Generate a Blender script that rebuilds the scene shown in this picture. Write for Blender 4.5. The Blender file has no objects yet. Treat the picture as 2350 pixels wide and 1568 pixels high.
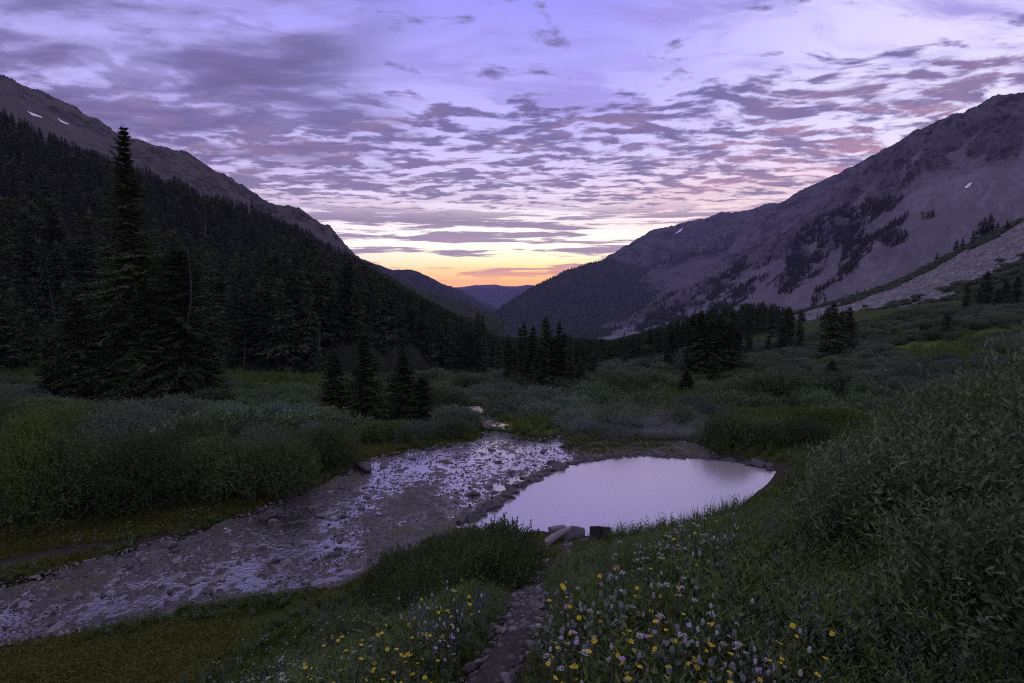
import bpy, bmesh, math
import numpy as np
from mathutils import Vector, Euler, noise as mnoise

RNG = np.random.default_rng(11)
SC = bpy.context.scene
COL = SC.collection
R = math.radians

# ------------------------------------------------------------------ camera
PITCH = R(6.17)
CAMZ = 6.0
FPX = 2350 * 20.0 / 36.0          # focal length in units of a 2350 px wide frame
CX, CY = 1175.0, 783.7
cam_d = bpy.data.cameras.new('camera')
cam_d.lens = 20.0
cam_d.sensor_width = 36.0
cam_d.clip_start = 0.05
cam_d.clip_end = 60000
cam = bpy.data.objects.new('camera', cam_d)
COL.objects.link(cam)
cam.location = (0, 0, CAMZ)
cam.rotation_euler = (R(90) - PITCH, 0, 0)
SC.camera = cam

# ------------------------------------------------------------------ render settings
SC.view_settings.view_transform = 'Standard'
SC.view_settings.look = 'None'
SC.view_settings.exposure = 0.10
SC.view_settings.gamma = 1.0
SC.view_settings.use_curve_mapping = False
SC.render.engine = 'CYCLES'
cy = SC.cycles
cy.max_bounces = 5
cy.diffuse_bounces = 1
cy.glossy_bounces = 2
cy.transmission_bounces = 2
cy.transparent_max_bounces = 6
cy.volume_bounces = 0
cy.caustics_reflective = False
cy.caustics_refractive = False
cy.use_denoising = False
cy.pixel_filter_type = 'BLACKMAN_HARRIS'
cy.filter_width = 1.1
cy.volume_step_rate = 4.0
cy.volume_max_steps = 64

# ------------------------------------------------------------------ node helpers
def s2l(c):
    out = []
    for v in c[:3]:
        v = v / 255.0
        out.append(v / 12.92 if v <= 0.04045 else ((v + 0.055) / 1.055) ** 2.4)
    return (*out, 1.0)

class NT:
    """Small helper that builds shader nodes."""
    def __init__(self, tree):
        self.t = tree
        tree.nodes.clear()
    def n(self, kind, **props):
        nd = self.t.nodes.new(kind)
        for k, v in props.items():
            setattr(nd, k, v)
        return nd
    def link(self, a, b):
        self.t.links.new(a, b)
    def put(self, sock, v):
        if isinstance(v, bpy.types.NodeSocket):
            self.t.links.new(v, sock)
        else:
            sock.default_value = v
    def m(self, op, a, b=0.0, c=0.0, clamp=False):
        nd = self.n('ShaderNodeMath', operation=op, use_clamp=clamp)
        self.put(nd.inputs[0], a); self.put(nd.inputs[1], b); self.put(nd.inputs[2], c)
        return nd.outputs[0]
    def mul(self, a, b): return self.m('MULTIPLY', a, b)
    def add(self, a, b): return self.m('ADD', a, b)
    def sub(self, a, b): return self.m('SUBTRACT', a, b)
    def sstep(self, x, a, b, lo=0.0, hi=1.0):
        nd = self.n('ShaderNodeMapRange', interpolation_type='SMOOTHSTEP')
        self.put(nd.inputs[0], x); self.put(nd.inputs[1], a); self.put(nd.inputs[2], b)
        self.put(nd.inputs[3], lo); self.put(nd.inputs[4], hi)
        return nd.outputs[0]
    def vec(self, x=0.0, y=0.0, z=0.0):
        nd = self.n('ShaderNodeCombineXYZ')
        self.put(nd.inputs[0], x); self.put(nd.inputs[1], y); self.put(nd.inputs[2], z)
        return nd.outputs[0]
    def vm(self, op, a, b=(0, 0, 0)):
        nd = self.n('ShaderNodeVectorMath', operation=op)
        self.put(nd.inputs[0], a)
        if op == 'SCALE': self.put(nd.inputs['Scale'], b)
        else: self.put(nd.inputs[1], b)
        return nd.outputs[0]
    def noise(self, vec, scale, detail=4.0, rough=0.5, dist=0.0, out=0):
        nd = self.n('ShaderNodeTexNoise')
        if vec is not None: self.put(nd.inputs['Vector'], vec)
        self.put(nd.inputs['Scale'], scale); self.put(nd.inputs['Detail'], detail)
        self.put(nd.inputs['Roughness'], rough); self.put(nd.inputs['Distortion'], dist)
        return nd.outputs[out]
    def voro(self, vec, scale, feature='F1', out='Distance', rand=1.0):
        nd = self.n('ShaderNodeTexVoronoi', feature=feature)
        if vec is not None: self.put(nd.inputs['Vector'], vec)
        self.put(nd.inputs['Scale'], scale); self.put(nd.inputs['Randomness'], rand)
        return nd.outputs[out]
    def mix(self, f, a, b):
        nd = self.n('ShaderNodeMix', data_type='RGBA', clamp_factor=True)
        self.put(nd.inputs[0], f); self.put(nd.inputs[6], a); self.put(nd.inputs[7], b)
        return nd.outputs[2]
    def mixf(self, f, a, b):
        nd = self.n('ShaderNodeMix', data_type='FLOAT', clamp_factor=True)
        self.put(nd.inputs[0], f); self.put(nd.inputs[2], a); self.put(nd.inputs[3], b)
        return nd.outputs[0]
    def ramp(self, f, stops, interp='LINEAR'):
        nd = self.n('ShaderNodeValToRGB')
        cr = nd.color_ramp
        cr.interpolation = interp
        while len(cr.elements) < len(stops):
            cr.elements.new(0.5)
        for e, (p, c) in zip(cr.elements, stops):
            e.position = p
            e.color = c
        self.put(nd.inputs[0], f)
        return nd.outputs[0]
    def attr(self, name, out='Fac'):
        nd = self.n('ShaderNodeAttribute', attribute_name=name)
        return nd.outputs[out]
    def pos(self):
        return self.n('ShaderNodeNewGeometry').outputs['Position']
    def bump(self, h, strength=0.5, dist=0.05):
        nd = self.n('ShaderNodeBump')
        self.put(nd.inputs['Strength'], strength); self.put(nd.inputs['Distance'], dist)
        self.put(nd.inputs['Height'], h)
        return nd.outputs[0]

def new_mat(name):
    m = bpy.data.materials.new(name)
    m.use_nodes = True
    return m, NT(m.node_tree)

def principled(t, color, rough=0.8, normal=None, spec=0.3, extra=None):
    p = t.n('ShaderNodeBsdfPrincipled')
    t.put(p.inputs['Base Color'], color)
    t.put(p.inputs['Roughness'], rough)
    t.put(p.inputs['Specular IOR Level'], spec)
    if normal is not None:
        t.put(p.inputs['Normal'], normal)
    o = t.n('ShaderNodeOutputMaterial')
    t.link(p.outputs[0], o.inputs[0])
    return p, o

# ------------------------------------------------------------------ sky (dusk)
SUN_AZ, SUN_EL = 6.5, -2.0
HAZE, HAZE_TOP = 7.5e-5, 600.0     # density of the evening air, height of its top
world = bpy.data.worlds.new('World')
SC.world = world
world.use_nodes = True
w = NT(world.node_tree)
d = w.vm('NORMALIZE', w.n('ShaderNodeTexCoord').outputs['Generated'])
sx = w.n('ShaderNodeSeparateXYZ'); w.link(d, sx.inputs[0])
dx, dy, dz = sx.outputs
el = w.mul(w.m('ARCSINE', dz), 180 / math.pi)
az = w.mul(w.m('ARCTAN2', dx, dy), 180 / math.pi)
elp = w.m('MAXIMUM', el, 0.0)
ef = w.m('POWER', w.mul(elp, 1 / 90), 0.5)            # elevation, stretched near the horizon
def E(deg): return (deg / 90) ** 0.5
def C(r, g, b): return s2l((r, g, b))
warm = w.ramp(ef, [(0, C(236, 168, 92)), (E(0.8), C(250, 198, 106)), (E(1.5), C(254, 224, 146)), (E(2.4), C(255, 242, 192)),
                   (E(4.0), C(255, 249, 226)), (E(6.5), C(240, 226, 232)), (E(9.5), C(212, 199, 236)), (E(14), C(192, 183, 240)),
                   (E(19), C(174, 166, 242)), (E(25), C(152, 146, 240)), (E(40), C(174, 168, 206)), (1, C(174, 168, 194))])
cool = w.ramp(ef, [(0, C(186, 160, 190)), (E(3), C(204, 182, 214)), (E(7), C(198, 184, 226)), (E(14), C(182, 173, 232)),
                   (E(24), C(166, 158, 234)), (E(40), C(174, 168, 206)), (1, C(174, 168, 194))])
daz = w.sub(az, SUN_AZ)
g = w.m('EXPONENT', w.mul(w.mul(daz, daz), -1 / (2 * 28.0 ** 2)))
base = w.mix(g, cool, warm)
# broad white veil of high cloud to the right
veil = w.mul(w.sstep(az, 6, 36), w.sstep(el, 6, 13))
veil = w.mul(veil, w.sstep(el, 60, 30))
veil = w.mul(veil, w.sstep(az, 110, 60))
base = w.mix(w.mul(veil, 0.6), base, C(240, 233, 252))
peach = w.mul(w.mul(w.sstep(az, 2, 16), w.sstep(az, 60, 34)), w.mul(w.sstep(el, 2.0, 4.5), w.sstep(el, 12.5, 7.5)))
base = w.mix(w.mul(peach, 0.6), base, C(248, 212, 204))
# --- cloud deck seen in perspective
inv = w.m('DIVIDE', 1.0, w.add(w.m('MAXIMUM', dz, 0.0), 0.07))
P = w.vec(w.mul(dx, inv), w.mul(dy, inv), 0.0)
wob = w.n('ShaderNodeTexNoise'); w.link(P, wob.inputs['Vector']); wob.inputs['Scale'].default_value = 1.5; wob.inputs['Detail'].default_value = 2
Pw = w.vm('ADD', P, w.vm('SCALE', w.vm('SUBTRACT', wob.outputs['Color'], (0.5, 0.5, 0.5)), 0.32))
# rows of small clouds
Pa = w.vm('MULTIPLY', Pw, (0.58, 0.95, 1.0))
nA = w.noise(Pa, 7.0, 6.0, 0.52)
nBig = w.noise(P, 0.9, 3.0, 0.5)
band = w.mul(w.sstep(el, 6.0, 8.5), w.sstep(el, 18.6, 15.6))
left = w.mul(w.mul(w.sstep(az, -6, -20), w.sstep(el, 8, 13)), w.sstep(el, 60, 35))
right = w.mul(w.mul(w.sstep(az, 4, 22), w.sstep(el, 10, 13)), w.sstep(el, 22, 17))
cov = w.add(w.mul(band, 0.16), w.mul(left, 0.03))
cov = w.add(cov, w.mul(right, 0.015))
cov = w.add(cov, w.mul(w.sub(nBig, 0.5), 0.24))
th = w.sub(0.615, cov)
nA2 = w.noise(w.vm('MULTIPLY', Pw, (0.85, 0.95, 1.0)), 15.0, 4.0, 0.55)
nA = w.add(nA, w.mul(w.sub(nA2, 0.5), 0.42))
aA = w.sstep(w.sub(nA, th), -0.055, 0.12)
aA = w.mul(aA, w.sstep(el, 4.5, 7.5))
aA = w.mul(aA, w.mixf(w.mul(left, w.sstep(el, 12, 18)), 0.94, 0.45))
# soft sheet, upper left
nS = w.noise(w.vm('MULTIPLY', Pw, (0.5, 1.0, 1.0)), 2.3, 6.0, 0.55)
aS = w.mul(w.sstep(nS, 0.34, 0.56), w.mul(left, 0.97))
# high thin wisps on the right and overhead
nW = w.noise(w.vm('MULTIPLY', Pw, (0.45, 1.0, 1.0)), 3.0, 8.0, 0.64, 0.5)
nW2 = w.noise(P, 1.1, 2.0, 0.5)
aW = w.mul(w.sstep(w.add(nW, w.mul(w.sub(nW2, 0.5), 0.35)), 0.43, 0.66), w.mul(w.sstep(az, -20, -4), w.mul(w.sstep(el, 13, 16.5), w.sstep(el, 75, 45))))
aW = w.mul(aW, 0.85)
# long bars near the horizon
S = w.vec(w.mul(az, 0.046), w.mul(el, 0.60), 3.7)
nS2 = w.noise(S, 2.1, 7.0, 0.60, 0.2)
hb = w.mul(w.sstep(el, -0.4, 0.8), w.sstep(el, 8.2, 5.6))
aH = w.mul(w.sstep(nS2, 0.475, 0.56), hb)
aH = w.mul(aH, 0.94)
# --- colours of the clouds
ccol = w.ramp(ef, [(0, C(206, 140, 104)), (E(1.2), C(190, 130, 112)), (E(2.4), C(128, 106, 126)), (E(6), C(122, 105, 130)), (E(9), C(128, 112, 148)),
                   (E(14), C(106, 96, 146)), (E(20), C(112, 102, 160)), (E(30), C(130, 124, 164)), (1, C(150, 145, 170))])
thick = w.sstep(w.sub(nA, th), 0.03, 0.17)
ccol = w.mix(w.mul(w.mul(thick, 0.6), w.sstep(el, 6, 9)), ccol, C(92, 81, 126))
pinkm = w.mul(w.mul(w.sstep(az, 4, 30), w.sstep(el, 17.0, 11.5)), w.sstep(el, 4, 8))
pn = w.sstep(w.noise(w.vm('MULTIPLY', Pw, (0.5, 1.0, 1.0)), 3.4, 5.0, 0.6), 0.42, 0.66)
ccol = w.mix(w.mul(w.mul(pinkm, pn), 0.62), ccol, C(206, 142, 150))
pk2 = w.mul(w.sstep(w.noise(P, 1.9, 4.0, 0.55), 0.46, 0.66), w.sstep(el, 24, 14))
ccol = w.mix(w.mul(pk2, 0.42), ccol, C(150, 114, 140))
# the deck at low elevation turns thin and pinkish grey
haz = w.mul(w.mul(w.sstep(w.noise(S, 1.0, 4.0, 0.55), 0.40, 0.62), w.mul(w.sstep(el, 4.5, 7), w.sstep(el, 11, 8))), 0.45)
scol = w.ramp(nS, [(0.38, C(156, 143, 198)), (0.50, C(114, 105, 158)), (0.62, C(94, 85, 132))])
scol = w.mix(w.mul(pk2, 0.30), scol, C(136, 108, 148))
wcol = C(150, 136, 212)
sky = w.mix(aS, base, scol)
sky = w.mix(aW, sky, wcol)
sky = w.mix(haz, sky, C(186, 160, 180))
sky = w.mix(aA, sky, ccol)
sky = w.mix(aH, sky, ccol)
# a little of the physical twilight sky under the cloud colours
nish = w.n('ShaderNodeTexSky', sky_type='NISHITA', sun_disc=False)
nish.sun_elevation = R(SUN_EL)
nish.sun_rotation = R(SUN_AZ)
nish.altitude = 3400
below = w.sstep(el, 0.0, -4.0)
sky = w.mix(below, sky, C(70, 66, 84))
bg1 = w.n('ShaderNodeBackground'); w.link(sky, bg1.inputs[0]); w.link(w.m('EXPONENT', w.mul(w.m('MINIMUM', w.m('DIVIDE', HAZE_TOP, w.m('MAXIMUM', dz, 0.001)), 10500.0), HAZE)), bg1.inputs[1])
bg2 = w.n('ShaderNodeBackground'); w.link(nish.outputs[0], bg2.inputs[0]); bg2.inputs[1].default_value = 0.05
ad = w.n('ShaderNodeAddShader'); w.link(bg1.outputs[0], ad.inputs[0]); w.link(bg2.outputs[0], ad.inputs[1])
wo = w.n('ShaderNodeOutputWorld'); w.link(ad.outputs[0], wo.inputs[0])
world.cycles.sampling_method = 'MANUAL'
world.cycles.sample_map_resolution = 512

# afterglow: one weak, very soft sun from the gap in the hills
sl = bpy.data.lights.new('sun', 'SUN')
sl.energy = 0.06
sl.angle = R(30)
sl.color = (1.0, 0.72, 0.5)
so = bpy.data.objects.new('sun', sl)
COL.objects.link(so)
so.rotation_euler = (R(90 - 8), 0, R(180 - SUN_AZ))
so.location = (0, 0, 60)

# ------------------------------------------------------------------ geometry helpers
def tag(o, label=None, cat=None, group=None, kind=None):
    if label: o['label'] = label
    if cat: o['category'] = cat
    if group: o['group'] = group
    if kind: o['kind'] = kind
    return o

def mesh_np(name, V, F, mats=(), attrs=None, smooth=False, midx=None):
    """Mesh from arrays. F is (n,3) or (n,4)."""
    V = np.asarray(V, np.float32); F = np.asarray(F, np.int32)
    me = bpy.data.meshes.new(name)
    k = F.shape[1]
    me.vertices.add(len(V)); me.vertices.foreach_set('co', V.ravel())
    me.loops.add(F.size); me.loops.foreach_set('vertex_index', F.ravel())
    me.polygons.add(len(F))
    me.polygons.foreach_set('loop_start', np.arange(0, F.size, k, dtype=np.int32))
    me.polygons.foreach_set('loop_total', np.full(len(F), k, np.int32))
    if midx is not None:
        me.polygons.foreach_set('material_index', np.asarray(midx, np.int32))
    me.polygons.foreach_set('use_smooth', np.full(len(F), smooth, bool))
    for m in mats: me.materials.append(m)
    for an, av in (attrs or {}).items():
        at = me.attributes.new(an, 'FLOAT', 'POINT')
        at.data.foreach_set('value', np.asarray(av, np.float32))
    me.update(calc_edges=True)
    return me

def obj(name, me, parent=None, loc=(0, 0, 0), rot=(0, 0, 0), scale=1.0):
    o = bpy.data.objects.new(name, me)
    COL.objects.link(o)
    if parent is not None: o.parent = parent
    o.location = loc; o.rotation_euler = rot
    o.scale = (scale,) * 3 if np.isscalar(scale) else scale
    return o

def dup(o, loc, rot, scale, label=None, group=None):
    """Copy a thing and its parts (mesh data shared)."""
    c = o.copy(); COL.objects.link(c)
    c.location = loc; c.rotation_euler = rot
    c.scale = (scale,) * 3 if np.isscalar(scale) else scale
    if label: c['label'] = label
    if group: c['group'] = group
    for ch in o.children:
        k = ch.copy(); COL.objects.link(k); k.parent = c
    return c

def _hash(ix, iy, iz, seed):
    h = (ix * 374761393 + iy * 668265263 + iz * 2147483647 + seed * 974634777) & 0xFFFFFFFF
    h = ((h ^ (h >> 13)) * 1274126177) & 0xFFFFFFFF
    h = (h ^ (h >> 16)) & 0xFFFFFFFF
    return h.astype(np.float64) / 4294967295.0

def vnoise(P, seed=0):
    P = np.asarray(P, np.float64)
    i = np.floor(P).astype(np.int64); f = P - i
    u = f * f * f * (f * (f * 6 - 15) + 10)
    r = 0.0
    for a in (0, 1):
        wa = u[:, 0] if a else 1 - u[:, 0]
        for b in (0, 1):
            wb = u[:, 1] if b else 1 - u[:, 1]
            for c in (0, 1):
                wc = u[:, 2] if c else 1 - u[:, 2]
                r = r + wa * wb * wc * _hash(i[:, 0] + a, i[:, 1] + b, i[:, 2] + c, seed)
    return r * 2 - 1

def fbm(P, octv=5, gain=0.5, lac=2.03, seed=0, ridged=False):
    P = np.asarray(P, np.float64)
    amp, tot, out = 1.0, 0.0, 0.0
    for k in range(octv):
        n = vnoise(P * lac ** k + k * 17.31, seed + k)
        if ridged: n = 1 - 2 * np.abs(n)
        out = out + amp * n; tot += amp; amp *= gain
    return out / tot

def fbm2(x, y, s, octv=4, seed=0, **kw):
    return fbm(np.stack([x * s, y * s, np.full_like(x, 3.7)], -1), octv, seed=seed, **kw)

cp, sp = math.cos(PITCH), math.sin(PITCH)
def pix_dir(D):
    D = np.atleast_2d(np.asarray(D, np.float64))
    a = (D[:, 0] - CX) / FPX; b = (CY - D[:, 1]) / FPX
    return np.stack([a, cp + b * sp, -sp + b * cp], -1)
def at(dx_, dy_, Y):
    """Point at forward distance Y that the photograph shows at (dx_, dy_) (2350 px wide)."""
    v = pix_dir([[dx_, dy_]])[0]
    return np.array([0, 0, CAMZ]) + v * (Y / v[1])
def at_z(dx_, dy_, z):
    v = pix_dir([[dx_, dy_]])[0]
    return np.array([0, 0, CAMZ]) + v * ((z - CAMZ) / v[2])
def project(P):
    P = np.atleast_2d(P); q = P - np.array([0, 0, CAMZ])
    f = q[:, 1] * cp - q[:, 2] * sp
    u = q[:, 1] * sp + q[:, 2] * cp
    f = np.where(f > 0.05, f, 0.05)
    return np.stack([CX + q[:, 0] / f * FPX, CY - u / f * FPX], -1)
def inpoly(P, poly):
    P = np.atleast_2d(P)[:, :2]; poly = np.asarray(poly)[:, :2]
    x, y = P[:, 0], P[:, 1]; c = np.zeros(len(P), bool)
    n = len(poly)
    for i in range(n):
        x1, y1 = poly[i]; x2, y2 = poly[(i + 1) % n]
        if y1 == y2: continue
        m = ((y1 > y) != (y2 > y)) & (x < (x2 - x1) * (y - y1) / (y2 - y1) + x1)
        c ^= m
    return c
def seg_dist(P, line, closed=False):
    P = np.atleast_2d(P)[:, :2]; L = np.asarray(line)[:, :2]
    best = np.full(len(P), 1e9)
    n = len(L)
    for i in range(n if closed else n - 1):
        a, b = L[i], L[(i + 1) % n]
        ab = b - a
        t = np.clip(((P - a) @ ab) / max(ab @ ab, 1e-9), 0, 1)
        best = np.minimum(best, np.hypot(*(P - (a + t[:, None] * ab)).T))
    return best
def sdist(P, poly):
    """Signed distance to a polygon, negative inside."""
    return seg_dist(P, poly, True) * np.where(inpoly(P, poly), -1, 1)
def smooth01(x, a, b):
    t = np.clip((x - a) / (b - a), 0, 1); return t * t * (3 - 2 * t)

# ------------------------------------------------------------------ ground height
pool_D = [(1080, 1195), (1130, 1168), (1165, 1138), (1212, 1108), (1262, 1083), (1318, 1064), (1400, 1050), (1462, 1043),
          (1530, 1049), (1600, 1051), (1680, 1059), (1745, 1071), (1790, 1083)]
POOL = [at_z(a, b, 0.0)[:2] for a, b in pool_D] + [(7.6, 16.2), (6.0, 14.4), (4.4, 13.2), (2.8, 12.7), (1.2, 12.9), (-0.6, 13.2), (-1.6, 13.3)]
POOL = np.array(POOL)
stream_D = [(-500, 1480), (-200, 1420), (0, 1362), (200, 1312), (400, 1256), (520, 1216), (640, 1166), (720, 1132), (790, 1098), (850, 1064), (930, 1040), (1010, 1020),
            (1085, 1010), (1110, 992), (1100, 978), (1130, 974), (1170, 986), (1200, 1004), (1290, 1003), (1315, 1020), (1480, 1018), (1560, 1012), (1590, 1020),
            (1640, 1046), (1660, 1060), (1600, 1056), (1520, 1054), (1460, 1049), (1400, 1056), (1318, 1070), (1262, 1090), (1212, 1116), (1168, 1145), (1132, 1176),
            (1082, 1202), (1062, 1225), (985, 1262), (880, 1330), (800, 1384), (640, 1392), (520, 1408), (400, 1425), (220, 1462), (0, 1506), (-300, 1570), (-600, 1560)]
STREAM = np.array([at_z(a, b, -0.05)[:2] for a, b in stream_D])
PATH = np.array([(-0.35, 1.2), (-0.12, 2.2), (0.05, 3.0), (0.12, 3.8), (0.14, 5.0), (0.22, 6.2), (0.38, 7.6), (0.62, 9.2), (0.95, 10.8), (1.15, 12.0)])

def K(D, Y, dz=0.0):
    p = at(D[0], D[1], Y); return (p[0], p[1], p[2] + dz)
def Kz(D, z):
    p = at_z(D[0], D[1], z); return (p[0], p[1], z)
ctrl = [
    # under and beside the viewer
    (0, -6, 6.2), (-6, -6, 3.5), (6, -6, 7.5), (-15, -5, 1.5), (15, -5, 8.5), (-30, -8, 2), (30, -8, 9),
    (0, 0, 4.5), (-0.1, 2.1, 4.38), (0.1, 5, 3.08), (0.4, 8, 1.70), (0.85, 11, 0.48), (1.0, 12.6, 0.14),
    (-1.5, 2, 4.0), (-1.5, 5, 2.6), (-1.6, 8, 1.3), (-1.5, 11, 0.35), (-3, 2, 3.0), (-3, 5, 1.4), (-3.2, 8, 0.35), (-5, 1, 2.2), (-5, 4, 0.75), (-5, 7, 0.16),
    (-7.5, 5, 0.3), (-9, 8, 0.06), (-12, 6, 0.3), (-7, 9, 0.05),
    (1.5, 2, 4.7), (1.5, 5, 3.5), (1.5, 8, 1.95), (2, 11, 0.68), (2.3, 12.8, 0.16), (3, 2.5, 4.9), (3.2, 5, 3.85),
    K((1400, 1228), 11.5, -.25), K((1500, 1208), 11, -.35), K((1640, 1162), 10, -.35), K((1780, 1105), 9, -.35), K((1900, 1052), 8, -.88),
    K((2050, 985), 6.5, -.98), K((2350, 870), 5.0, -1.05),
    (8, 16.2, 0.35), (6.2, 14.2, 0.3), (10, 20, 0.15), (13, 15, 1.3), (14, 22, 0.6), (12, 8, 3.6), (20, 10, 4.5), (22, 20, 2.2),
    # stream bed and its banks
    Kz((200, 1400), 0.0), Kz((500, 1310), 0.0), Kz((760, 1200), 0.0), Kz((950, 1120), -.02), Kz((1000, 1060), -.06), Kz((1150, 1030), -.10), Kz((1300, 1035), -.06), Kz((1500, 1032), -.02),
    Kz((0, 1440), 0.0), Kz((-400, 1520), 0.02),
    Kz((0, 1300), 0.22), Kz((300, 1245), 0.25), Kz((520, 1192), 0.2), Kz((700, 1115), 0.15), Kz((830, 1050), 0.1), Kz((930, 1030), 0.05), Kz((-300, 1330), 0.3),
    Kz((300, 1490), 0.12), Kz((500, 1440), 0.12), Kz((100, 1540), 0.15),
    Kz((1400, 1000), 0.1), Kz((1650, 1035), 0.12), Kz((1850, 1045), 0.1),
    # meadow falling away down the valley
    (-20, 18, -0.2), (-12, 20, -0.25), (-22, 30, -1.7), (-12, 32, -2.1), (-35, 25, -0.4), (-45, 40, -2.0),
    K((1125, 982), 24.5, -.05), K((1080, 950), 31, -.1), K((1130, 880), 66), K((1200, 895), 76), K((1330, 890), 74), K((860, 975), 31), K((930, 985), 30), K((1010, 960), 34),
    K((315, 935), 45), K((20, 905), 50), K((600, 868), 70), K((450, 905), 58), K((740, 935), 44), K((650, 1005), 27), K((850, 870), 85),
    (-10, 120, -15), (0, 200, -27), (20, 300, -36), (0, 450, -52), (-80, 130, -6), (-60, 200, -15), (-140, 90, 5), (-120, 300, -20), (-90, 60, -2),
    K((1600, 850), 66), K((1690, 852), 66), K((1920, 825), 76), K((1440, 852), 68), K((1520, 842), 78), K((1850, 765), 130), K((2000, 740), 105), K((2350, 705), 88),
    K((2150, 812), 46), K((2350, 790), 38), K((1900, 880), 45), K((1700, 935), 38), K((1500, 955), 34), K((1350, 940), 36), K((1650, 1000), 28), K((1800, 1000), 27),
    K((2000, 905), 36), K((1960, 720), 170), K((2200, 690), 130), K((2350, 655), 140, -2), (150, 60, 6), (120, 20, 8), (60, 0, 8), (45, 12, 5.5), (45, -10, 9), (38, 24, 3.4),
    K((1400, 800), 180, -4), K((1560, 745), 300, -9), K((1750, 712), 290, -9), K((1880, 735), 210, -4), (60, 450, -46), (200, 450, -48), (250, 200, 6), (130, 250, -24),
]
ctrl = np.array(ctrl, float)
def _phi(r2): return np.sqrt(r2 + 2.0 ** 2)
_A = ctrl[:, :2]
_n = len(_A)
_M = np.zeros((_n + 3, _n + 3))
_M[:_n, :_n] = _phi(((_A[:, None] - _A[None]) ** 2).sum(-1)) - np.eye(_n) * 0.35
_M[:_n, _n:] = np.c_[np.ones(_n), _A]
_M[_n:, :_n] = _M[:_n, _n:].T
_W = np.linalg.solve(_M, np.r_[ctrl[:, 2], 0, 0, 0])
def h_base(x, y):
    x = np.asarray(x, float); y = np.asarray(y, float)
    out = np.empty(x.size)
    xf, yf = x.ravel(), y.ravel()
    for s in range(0, xf.size, 20000):
        q = np.stack([xf[s:s + 20000], yf[s:s + 20000]], -1)
        r2 = ((q[:, None] - _A[None]) ** 2).sum(-1)
        out[s:s + 20000] = _phi(r2) @ _W[:_n] + _W[_n] + q @ _W[_n + 1:]
    return out.reshape(x.shape)
def h_smooth(x, y):
    """Ground without its small bumps, flattened to the water level round the pool."""
    x = np.atleast_1d(np.asarray(x, float)); y = np.atleast_1d(np.asarray(y, float))
    z = h_base(x, y)
    q = np.stack([x, y], -1)
    near = (y > 5) & (y < 30) & (x > -20) & (x < 14)
    if near.any():
        sdp = np.full(len(x), 99.0); sdp[near] = sdist(q[near], POOL)
        z = z * (1 - 0.9 * smooth01(-sdp, -0.9, 0.1)) + 0.03 * smooth01(-sdp, -0.9, 0.1)
        z = z - 0.45 * smooth01(-sdp, -0.06, 0.7)
        sds = np.full(len(x), 99.0); sds[near] = sdist(q[near], STREAM)
        z = z - 0.12 * smooth01(-sds, 0.05, 0.45)
    return z
def hgt(x, y):
    x = np.atleast_1d(np.asarray(x, float)); y = np.atleast_1d(np.asarray(y, float))
    z = h_smooth(x, y)
    q = np.stack([x, y], -1)
    near = (y > 0) & (y < 32) & (x > -22) & (x < 16)
    wgt = np.ones(len(x))
    if near.any():
        k = np.minimum(np.minimum(sdist(q[near], POOL), sdist(q[near], STREAM)), seg_dist(q[near], PATH) - 0.15)
        wgt[near] = smooth01(k, 0.0, 0.8)
        z[near] -= 0.05 * smooth01(-seg_dist(q[near], PATH), -0.32, -0.1)
    r = np.hypot(x, y)
    z = z + wgt * (0.10 * fbm2(x, y, 0.35, 3, 5) + 0.04 * fbm2(x, y, 1.7, 3, 9) + np.clip(r / 120, 0, 2.5) * fbm2(x, y, 0.04, 3, 21))
    return z
def ray_ground(dx_, dy_, tmax=480):
    v = pix_dir([[dx_, dy_]])[0]
    t = np.geomspace(0.8, tmax, 700)
    p = np.array([0, 0, CAMZ]) + v * t[:, None]
    dlt = p[:, 2] - hgt(p[:, 0], p[:, 1])
    i = np.argmax(dlt < 0)
    if not (dlt < 0).any(): return None
    a, b = dlt[i - 1], dlt[i]
    tt = t[i - 1] + (t[i] - t[i - 1]) * a / (a - b + 1e-9)
    q = np.array([0, 0, CAMZ]) + v * tt
    q[2] = hgt(q[0], q[1])[0]
    return q

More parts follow.
